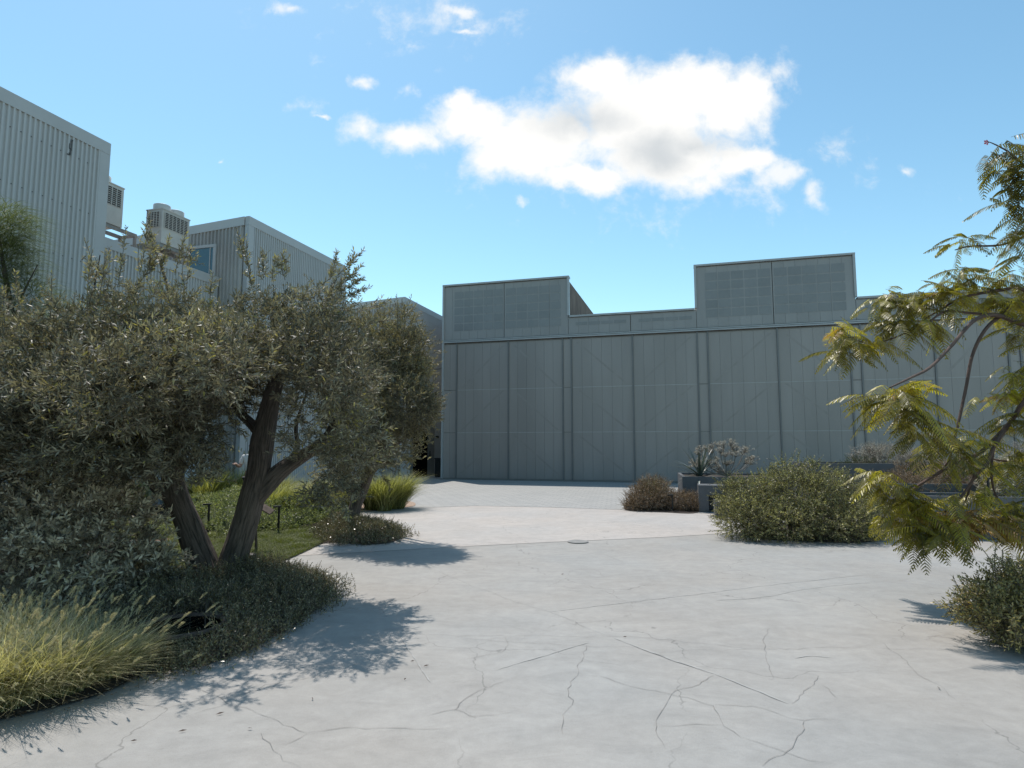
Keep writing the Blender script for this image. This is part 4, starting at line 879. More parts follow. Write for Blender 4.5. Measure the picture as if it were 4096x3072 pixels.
# ground cover round the big olive
gcA = smooth_poly(gp([(330, 2560), (560, 2700), (860, 2665), (1090, 2570), (1240, 2470), (1340, 2400), (1290, 2330), (1090, 2290), (960, 2300), (800, 2330), (560, 2330), (380, 2380), (300, 2450)]))
def groundcover(name, label, cat, poly, n, hmap, mat, ll, lw, nl, L_, seed, kind='stuff', tb=(.1, .8), hole=None, lean=.8, mound=0.0):
    rs = np.random.default_rng(seed); p2 = poly_points(rs, poly, n)
    if hole is not None: p2 = p2[np.hypot(p2[:, 0] - hole[0], (p2[:, 1] - hole[1])) > hole[2]]
    pa = np.array([q[:2] for q in poly]); dist_ = np.min(np.linalg.norm(p2[:, None] - pa[None], axis=2), 1); p2 = p2 + rs.normal(0, .05, p2.shape) + unit(p2 - pa.mean(0)) * (rs.uniform(0, 1, (len(p2), 1)) ** 6 * .22); hh = hmap * np.clip(dist_ / .45, .12, 1) * (1 + .35 * np.sin(p2[:, 0] * 5) * np.sin(p2[:, 1] * 4.3))
    hh = hh if hole is None else np.where((np.abs(p2[:, 0] - hole[0]) < .40) & (p2[:, 1] < hole[1]) & (p2[:, 1] > hole[1] - .9), hh * .15, hh); z = hh * rs.uniform(.25, 1, len(p2)); pts = np.column_stack([p2, z + .012])
    d_ = unit(rs.normal(0, lean, pts.shape) + np.array([0, 0, 1.])); q, t_, (a_, b_) = shoots(rs, pts, d_, rs.uniform(L_[0], L_[1], len(pts)), nl, ll, lw, (70, 25), 0, rs.uniform(tb[0], tb[1], len(pts)))
    a0 = a_.copy(); a0[:, 2] = .012; sk = np.concatenate([sticks(a_, b_, .002, .001), sticks(a0[::3], a_[::3], .003, .002)])
    root = thing(name, label, cat, (pa[:, 0].mean(), pa[:, 1].mean(), .014), kind=kind)
    a1 = foliage('foliage', [q], [t_], M[mat], root); a2 = foliage('stems', [sk], [rs.uniform(0, 1, len(sk))], M['twig'], root)
    return root
ph = G(720, 2566)
groundcover('ground_cover', 'dark low ground cover spreading around the foot of the big olive', 'ground cover', gcA, 10500, .24, 'gcdark', .030, .0085, 11, (.06, .17), 31, hole=(ph[0], ph[1], .36))
gcB = smooth_poly(gp([(1270, 2150), (1320, 2178), (1450, 2182), (1560, 2172), (1625, 2145), (1560, 2110), (1400, 2085), (1300, 2095)]))
groundcover('ground_cover', 'dark low ground cover ringing the trunk of the smaller olive', 'ground cover', gcB, 3400, .20, 'gcdark', .034, .011, 10, (.06, .15), 32)
# pale mound
mc = G(1000, 2085); mound_blobs = [((mc[0] + .2, mc[1] + .2, .0), (1.45, 2.4, .58)), ((mc[0] - .7, mc[1] + .8, .0), (.9, 1.9, .6)), ((mc[0] + .95, mc[1] + .2, .0), (.75, 1.8, .42))]
shrub('ground_cover_mound', 'pale green rounded mound of ground cover behind the olive stems', 'ground cover', mc, mound_blobs, 14000, 'gclight', .036, .018, 8, (.05, .12), 33, (75, 35), .6, .86, stems=False, kind='stuff')
mb = MB(); 
for c, r in mound_blobs:
    n1, n2 = 24, 8; vs = []; fs = []
    for j in range(n2 + 1):
        for i in range(n1): e = j / n2 * 1.57; a_ = i / n1 * 6.283; vs.append((c[0] + r[0] * .74 * math.cos(e) * math.cos(a_), c[1] + r[1] * .74 * math.cos(e) * math.sin(a_), .0 + r[2] * .74 * math.sin(e)))
    for j in range(n2):
        for i in range(n1): fs.append((j * n1 + i, j * n1 + (i + 1) % n1, (j + 1) * n1 + (i + 1) % n1, (j + 1) * n1 + i))
    mb.add(vs, fs)
M['turfb'] = pm('turf_base', (.05, .065, .015), (.03, .04, .01), .95, 8); o = mb.build('earth_mound', M['turfb'], smooth_=True); o['kind'] = 'structure'
# lawn
lawnP = smooth_poly(gp([(520, 2290), (640, 2330), (800, 2345), (960, 2300), (1120, 2250), (1240, 2200), (1320, 2150), (1240, 2110), (1100, 2120), (900, 2125), (760, 2150), (600, 2185), (480, 2200)]))
lawnQ = smooth_poly(gp([(330, 2170), (560, 2162), (720, 2158), (780, 2120), (700, 2085), (420, 2085)]))
def lawn(label, poly, n, seed, hgt=.045):
    rs = np.random.default_rng(seed); p2 = poly_points(rs, poly, n); tuft = np.clip(np.sin(p2[:, 0] * 7 + np.sin(p2[:, 1] * 3)) * np.sin(p2[:, 1] * 6), 0, 1)
    b = np.column_stack([p2, np.full(n, .016)]); q, t_, _, _ = ribbon_blades(rs, b, rs.uniform(0, 6.28, n), hgt * rs.uniform(.6, 1.3, n) * (1 + tuft), hgt * rs.uniform(.2, .9, n), .006, 2, 1.0, np.clip(rs.normal(.5, .2, n) + .2 * tuft - .1, 0, 1))
    o = foliage('lawn', [q], [t_], M['lawn'], None); tag(o, label, 'grass', kind='stuff')
lawn('short green lawn between the olive trunks and the pale mound', lawnP, 60000, 41)
lawn('dark shaded strip of lawn behind the red gravel left of the olive trunk', lawnQ, 14000, 42, .08)
sheet('turf', lawnP, .0155, pm('turf_base', (.05, .065, .015), (.03, .04, .01), .95, 8))
# fountain grasses
def grass_clump(label, p, n, L_, lean, mat, width, seed, plume=0, group=None, rad=.12, bend=1.0, pl_len=.10, pl_rad=.012, windd=None, plmat='plume', plt=(1.0, 1.25)):
    rs = np.random.default_rng(seed); root = thing('fountain_grass', label, 'ornamental grass', (p[0], p[1], .014), group)
    def bs(m): a_ = rs.uniform(0, 6.28, m); r = rad * np.sqrt(rs.uniform(0, 1, m)); return np.column_stack([p[0] + r * np.cos(a_), p[1] + r * np.sin(a_), np.full(m, .014)]), a_
    b, a_ = bs(n); az = a_ + rs.normal(0, .9, n)
    if windd is not None: az = np.where(rs.uniform(0, 1, n) < .5, windd + rs.normal(0, .7, n), az)
    q, t_, _, _ = ribbon_blades(rs, b, az, L_ * rs.uniform(.55, 1.15, n), lean * rs.uniform(.3, 1.2, n), width, 6, bend)
    if mat == 'drygrass':
        m2 = n // 3; b2, a2 = bs(m2); q2, t2, _, _ = ribbon_blades(rs, b2, rs.uniform(0, 6.28, m2), L_ * rs.uniform(.5, 1.25, m2), lean * rs.uniform(.6, 2.0, m2), width * .8, 6, .35, np.clip(rs.normal(.75, .2, m2), 0, 1))
        q = np.concatenate([q, q2]); t_ = np.concatenate([t_, t2])
    foliage('blades', [q], [t_], M[mat], root)
    if plume:
        b, a_ = bs(plume); az = a_ if windd is None else windd + rs.normal(0, .8, plume)
        q, t_, tip, dd = ribbon_blades(rs, b, az, L_ * rs.uniform(*plt, plume), lean * rs.uniform(.1, 1.9, plume) * .8, width * .6, 6, bend * .5, rs.uniform(.6, 1, plume))
        foliage('flower_stems', [q], [t_], M[mat], root)
        q, t_ = plumes(rs, tip, unit(dd + np.array([0, 0, .75])) if mat == 'drygrass' else dd, pl_len, pl_rad, 90); foliage('plumes', [q], [t_], M[plmat], root)
    return root
# foreground golden grass, several tussocks
FG = [((20, 2820), 1300, .50, .27, 51), ((240, 2765), 1300, .46, .27, 52), ((-160, 2850), 1100, .55, .30, 53), ((150, 2670), 1200, .48, .27, 54), ((410, 2700), 900, .38, .26, 55), ((-60, 2660), 1000, .52, .28, 56)]
gl = ['golden fountain grass tussock at the bottom left corner, nearest the concrete', 'golden fountain grass tussock right of the corner one, spilling onto the concrete', 'golden fountain grass tussock cut by the left picture edge',
      'golden fountain grass tussock behind the two front ones', 'rightmost golden tussock with long thin stems beside the round pit', 'golden tussock at the back, below the silvery shrub']
for (pp, n, L_, ln, sd_), lb in zip(FG, gl):
    grass_clump(lb, G(*pp), n, L_, ln, 'drygrass', .0075, sd_, 85, 'golden fountain grass in the foreground', .17, 1.0, .105, .0075, plt=(.45, 1.4))
MG = [((830, 2040), .95, .42, 'tall green fountain grass directly right of the notice'), ((950, 2030), 1.0, .45, 'tall green fountain grass with white plumes left of the right olive stem'), ((700, 2035), .7, .4, 'green fountain grass in shade left of the left olive stem'),
      ((1090, 2040), .8, .5, 'green fountain grass right behind the forked olive stem'), ((1150, 2055), .7, .6, 'arching pale fountain grass at the right end of the mound'), ((1080, 2085), .75, .5, 'pale fountain grass rising from the mound under the forked stem'), ((1175, 2078), .7, .6, 'feathery fountain grass at the edge of the mound beside the concrete'), ((1330, 2035), .75, .4, 'green fountain grass left of the smaller olive trunk'),
      ((1230, 2030), .7, .45, 'green fountain grass between the mound and the smaller olive'), ((1400, 2040), .7, .4, 'green fountain grass hidden behind the smaller olive trunk'), ((1490, 2040), .8, .42, 'green fountain grass just right of the smaller olive trunk'),
      ((1535, 2044), .78, .30, 'compact upright green fountain grass in the gravel bed'), ((1585, 2036), .85, .45, 'rightmost green fountain grass at the tip of the gravel bed'), ((500, 2060), .8, .4, 'yellow-green grass far left behind the lawn'), ((20, 2100), .8, .4, 'yellow-green grass at the left edge behind the silvery shrub')]
for i, ((px, py), L_, ln, lb) in enumerate(MG):
    p = G(px, py); 
    grass_clump(lb, p, 1100, L_ * (1.5), ln * 1.1, 'grassy', .012, 60 + i, (26 if i in (1, 3, 4) else 6), 'green fountain grasses behind the olives', .18, .9, .16, .014, windd=R(10))
# right side -----------------------------------------------------------
bc = G(3180, 2140); Yb = 10.9
shrub('green_shrub', 'big rounded green shrub sprawling over the concrete in front of the planters', 'shrub', bc,
      [bl(3000, 2010, Yb, .55, .6, .40), bl(3180, 1990, Yb, .6, .7, .52), bl(3350, 2010, Yb, .55, .6, .52), bl(3120, 2095, Yb - .4, .7, .6, .38), bl(3350, 2095, Yb - .4, .7, .6, .38), bl(2990, 2085, Yb - .3, .5, .5, .32), bl(3450, 2060, Yb, .4, .5, .4), bl(3130, 1900, Yb, .12, .2, .28), bl(3250, 1900, Yb, .2, .3, .22), bl(2960, 1960, Yb, .25, .3, .2)],
      8200, 'shrubg', .032, .015, 13, (.08, .22), 71, (75, 30), .25, .35, tb=(.1, .95), clip=lambda p: p[:, 2] > .04)
rs = np.random.default_rng(171)
qs, ts, st = sprouts(rs, [(3100, 1930, 3085, 1850, Yb), (3130, 1920, 3140, 1815, Yb), (3150, 1900, 3185, 1795, Yb), (3200, 1900, 3230, 1830, Yb), (3240, 1910, 3260, 1820, Yb), (3280, 1920, 3310, 1850, Yb), (3330, 1930, 3380, 1865, Yb), (3050, 1950, 3030, 1870, Yb), (2990, 1980, 2950, 1880, Yb),
    (2920, 2040, 2860, 1990, Yb - .2), (2930, 2090, 2850, 2060, Yb - .4), (2960, 2130, 2880, 2140, Yb - .6), (2960, 2120, 2830, 2125, Yb - .6), (3400, 1940, 3440, 1870, Yb), (3450, 1980, 3520, 1920, Yb), (3020, 2120, 2960, 2155, Yb - .7), (3180, 1880, 3200, 1800, Yb)], 30, .028, .016)
gs_ = [o for o in bpy.data.objects if o.name.startswith('green_shrub')][0]; foliage('sprays', qs, ts, M['shrubg'], gs_); foliage('spray_stems', [np.concatenate(st)], [np.full(sum(len(x) for x in st), .4)], M['twig'], gs_)['kind'] = 'stuff'
bs_ = G(2640, 2040)
shrub('dry_shrub', 'low russet-brown shrub left of the dark planter', 'shrub', bs_, [((bs_[0] - .25, bs_[1] + .1, .28), (.55, .5, .3)), ((bs_[0] + .45, bs_[1], .2), (.55, .45, .22)), ((bs_[0] - .1, bs_[1] + .3, .48), (.42, .4, .28)), ((bs_[0] - .55, bs_[1], .12), (.35, .35, .18))],
      4600, 'brownsh', .028, .010, 10, (.08, .2), 72, (60, 25), .5, .2, tb=(.1, 1))
grass_clump('spiky olive-green grass rising out of the russet shrub', (bs_[0] - .05, bs_[1] + .45), 420, .85, .30, 'gclight', .012, 73, 0, None, .1, .5)
shrub('dry_shrub', 'small sparse weed at the foot of the dark planter corner', 'shrub', G(2765, 2045), [((G(2765, 2045)[0], G(2765, 2045)[1], .15), (.3, .3, .2))], 260, 'brownsh', .025, .01, 7, (.1, .2), 74, up=.9)
# agave on the planter
def agave(px, py, Y, z0):
    rs = np.random.default_rng(75); c = P(px, py, Y); c[2] = z0; root = thing('agave', 'spiky grey-green agave spilling over the left end of the planter', 'agave', c); qs = []; ts = []
    n = 34; az = np.arange(n) * 2.4 + rs.normal(0, .15, n); el = np.linspace(80, 2, n) + rs.normal(0, 6, n); L_ = np.linspace(1.0, .75, n) * rs.uniform(.85, 1.1, n)
    for a_, e_, l_ in zip(az, el, L_):
        hd = np.array([math.cos(a_), math.sin(a_), 0]); wd = np.array([-hd[1], hd[0], 0]); pr = []
        for t in np.linspace(0, 1, 8):
            e2 = R(e_) - .5 * t * (1 - e_ / 110); pos = c + hd * (l_ * t * math.cos(e2)) + np.array([0, 0, l_ * t * math.sin(e2)])
            w_ = .085 * (1 - t) ** .55 * (.75 + .6 * t * (1 - t) * 2) * (1 if t > .05 else .7); pr.append((pos - wd * w_ / 2, pos - np.array([0, 0, .018 * (1 - t)]), pos + wd * w_ / 2))
        tb_ = rs.uniform(0, 1)
        for i in range(7):
            for k_ in range(2): qs.append([pr[i][k_], pr[i][k_ + 1], pr[i + 1][k_ + 1], pr[i + 1][k_]]); ts.append(tb_)
    quads_mesh('leaves', np.array(qs), ts, M['agave'], root)
agave(2800, 1905, 16.0 * g1[1] / 16.0 + .35, zp1 - .03)
# euphorbia-like grey plant with round heads
def headed(px, Y, z0, heads, label, seed, stemr=.010):
    rs = np.random.default_rng(seed); c = P(px, 1800, Y); c[2] = z0; root = thing('grey_succulent', label, 'plant', c); sk = []; q_ = []; t_ = []
    for (hx, hy) in heads:
        h = P(hx, hy, Y + rs.uniform(-.35, .35)); mid = c + (h - c) * .5 + np.array([(h[0] - c[0]) * .12, 0, -.05]); m1 = mid + np.array([0, 0, .0])
        sk.append(sticks(np.array([c, m1]), np.array([m1, h]), stemr, stemr * .6))
        n = 20; sub = h + rs.normal(0, .052, (n, 3)) * np.array([1.3, 1.3, .6]); sk.append(sticks(np.repeat(m1[None] * .25 + h[None] * .75, n, 0), sub, .004, .003))
        q, tt, _ = shoots(rs, sub, rs.normal(0, .5, sub.shape) + np.array([0, 0, .6]), np.full(n, .03), 12, .05, .012, (95, 20), 0, rs.uniform(.2, 1, n)); q_.append(q); t_.append(tt)
    foliage('heads', q_, t_, M['grey_bloom'], root); s_ = np.concatenate(sk); foliage('stems', [s_], [rs.uniform(.2, 1, len(s_))], M['twigpale'], root)
hds = [(2798, 1795), (2820, 1790), (2790, 1810), (2815, 1830), (2825, 1845), (2845, 1785), (2842, 1800), (2870, 1775), (2892, 1778), (2925, 1768), (2880, 1800), (2900, 1815), (2935, 1785), (2950, 1790), (2985, 1795), (2975, 1805), (2930, 1808), (2945, 1815), (3000, 1835), (3015, 1830), (2985, 1845), (3010, 1850), (2905, 1855), (2912, 1850), (2780, 1850), (2800, 1858), (2830, 1850), (2860, 1850), (2865, 1835), (2775, 1862), (2755 + 25, 1848), (2885, 1885), (2875, 1872)]
headed(2905, g1[1] + .7, zp1 - .04, hds, 'grey candelabra plant with round tufted heads beside the agave', 76)
# silvery shrubs beyond the big shrub
zt4 = g4[2] - .03; Yk = 14.7
shrub('silver_bush', 'silvery dry bush on the raised planter behind the big green shrub', 'shrub', P(3550, 1850, Yk), [bl(3470, 1835, Yk, .35, .4, .22), bl(3560, 1830, Yk, .5, .4, .26), bl(3680, 1850, Yk, .45, .4, .22), bl(3490, 1810, Yk, .2, .2, .16)], 1500, 'grey_bloom', .05, .010, 12, (.1, .22), 77, (70, 30), .6, .2, 'twigpale', tb=(.1, 1), stems=False)
shrub('green_bush', 'fine green bush left of the silvery one on the raised planter', 'shrub', P(3440, 1880, 14.5), [bl(3440, 1870, 14.5, .35, .3, .22), bl(3400, 1890, 14.4, .25, .3, .15)], 700, 'wispy', .04, .006, 10, (.08, .2), 78, tb=(0, .6), stems=False)
shrub('olive_green_bush', 'wide olive-brown bush trailing over the dark stepped planters', 'shrub', P(3750, 1930, 12.4), [bl(3700, 1910, 12.4, .6, .4, .3), bl(3850, 1900, 12.4, .5, .4, .28), bl(3600, 1950, 12.2, .4, .4, .25), bl(3720, 1970, 12.0, .45, .3, .18)], 2300, 'brownsh', .04, .009, 11, (.1, .22), 79, (70, 30), .3, .2, tb=(.2, 1), stems=False)
shrub('silver_bush', 'feathery silver-green bush beside the tall garden light', 'shrub', P(4000, 1960, 11.2), [bl(4000, 1950, 11.2, .28, .3, .24), bl(4010, 1890, 11.3, .22, .25, .22)], 700, 'silver', .05, .012, 12, (.1, .2), 80, tb=(.2, 1), stems=False)
shrub('silver_bush', 'pale silvery bush high at the right edge beyond the branches', 'shrub', P(4110, 1850, 14.0), [bl(4110, 1860, 14, .6, .4, .5), bl(4060, 1900, 14, .4, .4, .3)], 1000, 'grey_bloom', .05, .010, 12, (.1, .22), 84, (70, 30), .6, .2, 'twigpale', tb=(.1, 1), stems=False)
# right foreground shrub
Yf = 5.1
shrub('foreground_shrub', 'leafy mixed green shrub in the lower right corner', 'shrub', G(4150, 2540), [bl(4020, 2430, Yf, .22, .35, .11), bl(4110, 2410, Yf, .30, .45, .14), bl(4220, 2380, Yf, .45, .5, .25), bl(4020, 2470, Yf - .1, .28, .3, .12), bl(4160, 2470, Yf - .1, .5, .45, .18), bl(3900, 2440, Yf, .12, .2, .08)],
      1900, 'shrubo', .045, .014, 11, (.07, .17), 81, (65, 30), .3, .3, tb=(.1, .95))
rs = np.random.default_rng(82)
qs, ts, st = sprouts(rs, [(3960, 2330, 3925, 2190, 5.2), (3985, 2320, 3985, 2180, 5.2), (4020, 2300, 4010, 2200, 5.2), (3900, 2370, 3830, 2300, 5.1), (3920, 2330, 3850, 2310, 5.1), (3870, 2400, 3805, 2370, 5.1)], 10, .016, .012)
wd_ = thing('weed_sprays', 'thin sprays of tiny round leaves sticking out of the lower right shrub', 'plant', P(3960, 2330, 5.2)); foliage('foliage', qs, ts, M['shrubg'], wd_); foliage('stems', st, [np.full(sum(len(s) for s in st), .3)], M['twig'], wd_)

# --- poinciana: fern-like fronds on long bare branches, trunk beyond the right edge
rs = np.random.default_rng(90); YP = 6.7
tb0 = np.array([7.1, 6.6, 0.0]); po = thing('poinciana_tree', 'tree with fern-like yellow-green fronds reaching in from the right on long bare branches', 'tree', tb0)
def pp_(lst): return [P(x, y, Y) for x, y, Y in lst]
fork = np.array([6.9, 6.6, 1.5]); fk2 = P(4330, 1330, 6.8)
br = [([tb0, tb0 + np.array([-.05, .02, .8]), fork, fk2], [.16, .14, .12, .09]),
      ([fk2] + pp_([(4096, 1297, YP), (3990, 1262, YP), (3900, 1280, 6.5), (3800, 1390, 6.3), (3720, 1470, 6.0), (3640, 1512, 5.7), (3560, 1550, 5.5)]), [.04, .028, .024, .020, .017, .014, .011, .007]),
      ([fk2] + pp_([(4100, 1212, YP + .2), (4010, 1258, YP + .1), (3940, 1320, YP), (3890, 1420, YP), (3862, 1560, YP - .05), (3822, 1740, YP - .1), (3790, 1850, YP - .1), (3740, 1900, YP)]), [.035, .023, .021, .019, .017, .016, .013, .011, .007]),
      ([fork] + pp_([(4200, 1550, 6.2), (4096, 1610, 6.3), (4040, 1690, 6.4), (3920, 1812, 6.4), (3850, 1838, 6.4), (3700, 1925, 6.4), (3645, 1965, 6.4), (3620, 1998, 6.4)]), [.04, .028, .023, .021, .020, .018, .015, .012, .008]),
      (pp_([(4040, 1690, 6.4), (3975, 1790, 6.3), (3945, 1860, 6.3), (3905, 1900, 6.3), (3850, 1980, 6.3), (3780, 2048, 6.3)]), [.02, .018, .017, .015, .012, .008]),
      (pp_([(3900, 1895, 6.3), (3880, 1950, 6.35), (3860, 2010, 6.4)]), [.013, .011, .007]),
      (pp_([(3975, 1790, 6.3), (3965, 1880, 6.35), (3975, 1960, 6.4), (3990, 1990, 6.4)]), [.013, .012, .01, .007]),
      ([fork] + pp_([(4250, 1700, 6.6), (4096, 1832, 6.7), (4000, 1842, 6.7), (3950, 1830, 6.7)]), [.03, .017, .013, .010, .006]),
      ([fk2] + pp_([(4096, 1160, 6.9), (4010, 1160, 6.9), (3850, 1190, 6.9), (3760, 1240, 6.9), (3700, 1275, 6.9)]), [.035, .022, .018, .014, .011, .007]),
      (pp_([(3990, 1262, YP), (3860, 1250, YP), (3780, 1245, YP), (3700, 1300, YP), (3645, 1320, YP), (3580, 1350, YP), (3490, 1375, YP), (3420, 1360, YP)]), [.016, .013, .012, .011, .010, .009, .008, .005]),
      ([fk2] + pp_([(4150, 900, 6.9), (4096, 945, 6.9), (4000, 980, 6.9), (3880, 985, 6.9), (3820, 1000, 6.9)]), [.035, .02, .015, .012, .009, .006]),
      ([fk2] + pp_([(4200, 900, 6.6), (4120, 700, 6.6), (4050, 620, 6.6), (3985, 580, 6.6), (3950, 566, 6.6)]), [.035, .02, .014, .010, .007, .004])]
tubes_obj('trunk', [tube(p_, r_, 10, .05) for p_, r_ in br], M['bark2'], po)
def frond(rs, base, d, L_, tb_):
    """bipinnate frond: arching rachis with paired comb-like pinnae"""
    d = d / np.linalg.norm(d); side = np.cross(d, [0, 0, 1.]); side /= max(np.linalg.norm(side), 1e-6); up = np.cross(side, d); up += rs.normal(0, .25, 3); up /= np.linalg.norm(up); side = np.cross(d, up); n = 14; q = []; st_ = []
    t = np.linspace(.1, 1, n); pos = base + d * (L_ * t)[:, None] + np.array([0, 0, -1.]) * (L_ * .42 * t ** 2)[:, None]
    allp = np.vstack([base, pos]); st_.append(sticks(allp[:-1], allp[1:], .0022, .0016))
    tg = unit(np.gradient(allp, axis=0))[1:]
    for s in (-1, 1):
        pl = L_ * .27 * np.sin(np.pi * (t * .82 + .14)) ** .7 * rs.uniform(.9, 1.08, n); pd = unit(side * s * .9 + tg * .5 + np.array([0, 0, -.28]) + rs.normal(0, .05, (n, 3)))
        wv_ = unit(np.cross(pd, up[None] + rs.normal(0, .15, (n, 3)))) * .0062
        nseg = 2
        for k_ in range(nseg):
            a_ = pos + pd * (pl * k_ / nseg)[:, None] - np.array([0, 0, 1.]) * (pl * .18 * (k_ / nseg) ** 2)[:, None]; b_ = pos + pd * (pl * (k_ + 1) / nseg)[:, None] - np.array([0, 0, 1.]) * (pl * .18 * ((k_ + 1) / nseg) ** 2)[:, None]
            w0, w1 = (1, .95) if k_ == 0 else (.95, .35)
            q.append(np.stack([a_ - wv_ * w0, a_ + wv_ * w0, b_ + wv_ * w1, b_ - wv_ * w1], 1))
    q = np.concatenate(q); return q, np.clip(np.full(len(q), tb_) + rs.normal(0, .06, len(q)), 0, 1), np.concatenate(st_)
# clusters: (px, py, Y, spread x m, spread z m, count, tint centre)
cl = [(3340, 1310, YP, .10, .06, 9, .75), (3420, 1370, YP, .20, .08, 22, .4), (3360, 1400, YP, .12, .06, 8, .35), (3560, 1190, YP + .1, .16, .08, 14, .5), (3660, 1200, YP + .1, .22, .12, 26, .35), (3600, 1280, YP, .20, .10, 22, .35), (3700, 1290, YP, .16, .06, 12, .5),
      (3850, 1080, 6.9, .15, .08, 12, .45), (3850, 960, 6.9, .12, .05, 9, .35), (3820, 1190, 6.8, .25, .06, 14, .6), (3980, 1200, 6.8, .25, .06, 14, .6), (4060, 1100, 6.9, .12, .10, 10, .5),
      (3600, 1540, 5.6, .18, .04, 16, .7), (3560, 1590, 5.5, .16, .06, 20, .35), (3640, 1640, 5.6, .13, .06, 14, .4), (3720, 1720, 5.9, .13, .08, 18, .25), (3790, 1780, 6.1, .12, .08, 14, .3), (3640, 1690, 5.7, .1, .07, 8, .3),
      (4080, 1500, 6.5, .15, .1, 8, .6), (4040, 1570, 6.4, .25, .06, 14, .7), (4060, 1680, 6.4, .2, .1, 16, .45), (3900, 1760, 6.4, .25, .06, 12, .55), (3950, 1840, 6.4, .25, .08, 14, .4), (3820, 1850, 6.4, .2, .05, 8, .4), (4080, 1830, 6.5, .12, .12, 10, .35),
      (3500, 1880, 6.4, .15, .03, 10, .6), (3560, 1950, 6.4, .20, .08, 18, .4), (3620, 1990, 6.4, .15, .06, 14, .5), (3680, 2010, 6.3, .22, .05, 18, .75), (3640, 2080, 6.3, .20, .08, 24, .5), (3760, 2090, 6.3, .22, .08, 24, .45), (3700, 2140, 6.2, .2, .06, 16, .3),
      (3860, 2060, 6.35, .22, .08, 26, .88), (3960, 2080, 6.4, .2, .08, 20, .85), (4060, 2030, 6.4, .15, .12, 20, .35), (4080, 2110, 6.4, .12, .08, 14, .3), (3890, 1970, 6.4, .3, .05, 12, .55),
      (4040, 600, 6.6, .14, .06, 10, .2), (4070, 700, 6.6, .12, .10, 14, .15), (4100, 830, 6.6, .10, .12, 12, .35), (3985, 590, 6.6, .05, .04, 5, .2), (4090, 930, 6.8, .14, .08, 14, .3), (4060, 780, 6.6, .10, .12, 12, .2), (4030, 660, 6.6, .08, .06, 8, .2), (3930, 1120, 6.9, .2, .08, 14, .4), (4060, 1220, 6.8, .2, .1, 16, .5), (4080, 1030, 6.9, .1, .06, 8, .4), (3760, 1140, 6.8, .2, .07, 12, .45), (4110, 1330, 6.6, .1, .15, 12, .4), (4120, 1450, 6.6, .1, .1, 8, .4), (4160, 1150, 7, .3, .2, 16, .4), (4200, 1750, 6.5, .2, .3, 20, .4), (4250, 600, 6.8, .25, .3, 24, .3), (4300, 1000, 6.9, .4, .3, 24, .4)]
fq, ft, fs_ = [], [], []
for (px, py, Y, sx, sz_, cnt, tc_) in cl:
    c = P(px, py, Y)
    for i in range(int(cnt * 1.35)):
        b = c + np.array([rs.normal(0, sx * .5), rs.normal(0, .12), rs.normal(0, sz_ * .5)]); a_ = rs.uniform(0, 6.28)
        dd = np.array([math.cos(a_) * 1.0, math.sin(a_) * .8, rs.uniform(-.75, .25)]); q, t_, s_ = frond(rs, b, dd, rs.uniform(.2, .38), np.clip(tc_ + rs.normal(0, .12), 0, 1)); fq.append(q); ft.append(t_); fs_.append(s_)
foliage('crown', fq, ft, M['poin'], po); s_ = np.concatenate(fs_); foliage('twigs', [s_], [rs.uniform(.2, .9, len(s_))], M['twig'], po)
M['red'] = pm('red_petal', (.55, .02, .03), rough=.5); c = P(3948, 568, 6.6); mf = MB()
for k_ in range(5):
    a_ = k_ * 1.256; d = np.array([math.cos(a_), .3, math.sin(a_)]); e = np.array([-math.sin(a_), 0, math.cos(a_)]); mf.add([c, c + d * .022 + e * .012, c + d * .034, c + d * .022 - e * .012], [(0, 1, 2, 3)])
mf.build('flower', M['red'], po)

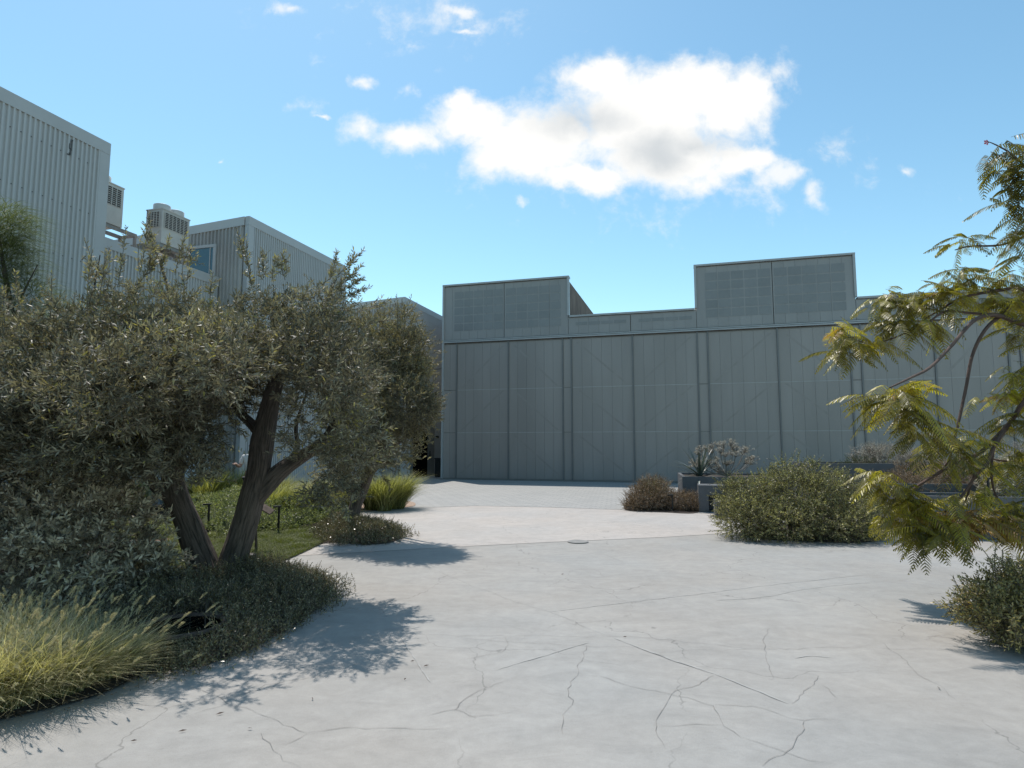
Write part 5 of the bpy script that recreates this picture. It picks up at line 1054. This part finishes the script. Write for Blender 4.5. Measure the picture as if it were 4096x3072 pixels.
# --- person, almost hidden behind the right olive stem
def person():
    g = np.array([P(1005, 1900, 14.6)[0], 14.6, 0.014]); root = thing('person', 'person in a white top half hidden behind the right olive stem', 'person', g)
    sk = pm('skin', (.45, .26, .19), rough=.5); sh = pm('white_cotton', (.75, .73, .70), rough=.8); trm = pm('dark_trousers', (.04, .045, .06), rough=.8); hr = pm('black_hair', (.012, .010, .009), rough=.5)
    def skin(name, vs, es, rad, mat):
        me = bpy.data.meshes.new(name); me.from_pydata([tuple(v) for v in vs], es, []); o = bpy.data.objects.new(name, me); C.objects.link(o); o.parent = root; me.materials.append(mat)
        m_ = o.modifiers.new('skin', 'SKIN'); m_.use_smooth_shade = True
        for i, r in enumerate(rad): me.skin_vertices[0].data[i].radius = r if hasattr(r, '__len__') else (r, r)
        me.skin_vertices[0].data[0].use_root = True; s = o.modifiers.new('sub', 'SUBSURF'); s.levels = 1; s.render_levels = 2; return o
    vs = [(0, 0, .86), (0, 0, 1.05), (0, 0, 1.25), (0, 0, 1.34), (0, -.01, 1.40), (0, -.02, 1.50), (0, -.02, 1.58),
          (-.09, 0, .80), (-.10, .02, .46), (-.10, .04, .08), (-.10, -.12, .03), (.09, 0, .80), (.10, -.04, .46), (.10, .02, .08), (.10, -.14, .03),
          (-.17, 0, 1.28), (-.26, -.05, 1.05), (-.24, -.28, 1.10), (-.22, -.36, 1.14), (.17, 0, 1.28), (.23, .02, 1.02), (.22, -.06, .80), (.22, -.09, .72)]
    es = [(0, 1), (1, 2), (2, 3), (3, 4), (4, 5), (5, 6), (0, 7), (7, 8), (8, 9), (9, 10), (0, 11), (11, 12), (12, 13), (13, 14), (2, 15), (15, 16), (16, 17), (17, 18), (2, 19), (19, 20), (20, 21), (21, 22)]
    rd = [(.13, .10), (.12, .09), (.14, .09), (.06, .05), (.05, .05), (.075, .09), (.06, .075), .08, .055, .04, .035, .08, .055, .04, .035, .05, .042, .03, .03, .05, .042, .03, .03]
    for side, w0 in ((-1, 18), (1, 22)):
        b = np.array(vs[w0])
        for k_ in range(5):
            i0 = len(vs); off = np.array([side * .0 + (k_ - 2) * .016, 0, 0]); dr = np.array([(k_ - 2) * .012, -.05, -.02 if side < 0 else -.06])
            vs += [tuple(b + off + dr * .6), tuple(b + off + dr * (1.0 + .2 * (2 - abs(k_ - 2))))]; es += [(w0, i0), (i0, i0 + 1)]; rd += [.010, .008]
    skin('body', vs, es, rd, sk)
    skin('shirt', [(0, 0, .88), (0, 0, 1.05), (0, 0, 1.26), (0, 0, 1.34), (-.18, 0, 1.285), (-.25, -.04, 1.09), (.18, 0, 1.285), (.235, .02, 1.07)], [(0, 1), (1, 2), (2, 3), (2, 4), (4, 5), (2, 6), (6, 7)], [(.16, .125), (.145, .115), (.16, .115), (.085, .075), .068, .062, .068, .062], sh)
    skin('trousers', [(0, 0, .88), (-.09, 0, .78), (-.10, .02, .46), (-.10, .04, .12), (.09, 0, .78), (.10, -.04, .46), (.10, .02, .12)], [(0, 1), (1, 2), (2, 3), (0, 4), (4, 5), (5, 6)], [(.15, .12), .10, .075, .06, .10, .075, .06], trm)
    skin('hair', [(0, .02, 1.46), (0, .015, 1.55), (0, -.0, 1.625)], [(0, 1), (1, 2)], [(.085, .085), (.088, .095), (.055, .07)], hr)
    for s in (-1, 1): MB().lathe(g + np.array([s * .03, -.112, 1.535]), [(.011, -.006), (.012, 0), (.011, .006)], 8).build('eye', hr, root)
    MB().add([g + np.array(v) for v in [(-.012, -.108, 1.49), (.012, -.108, 1.49), (0, -.10, 1.535), (0, -.135, 1.492)]], [(0, 1, 3), (1, 2, 3), (2, 0, 3)]).build('nose', sk, root)
    root.rotation_euler = (0, 0, 0)
    return root
person()
S.render.resolution_x = 1024; S.render.resolution_y = 768
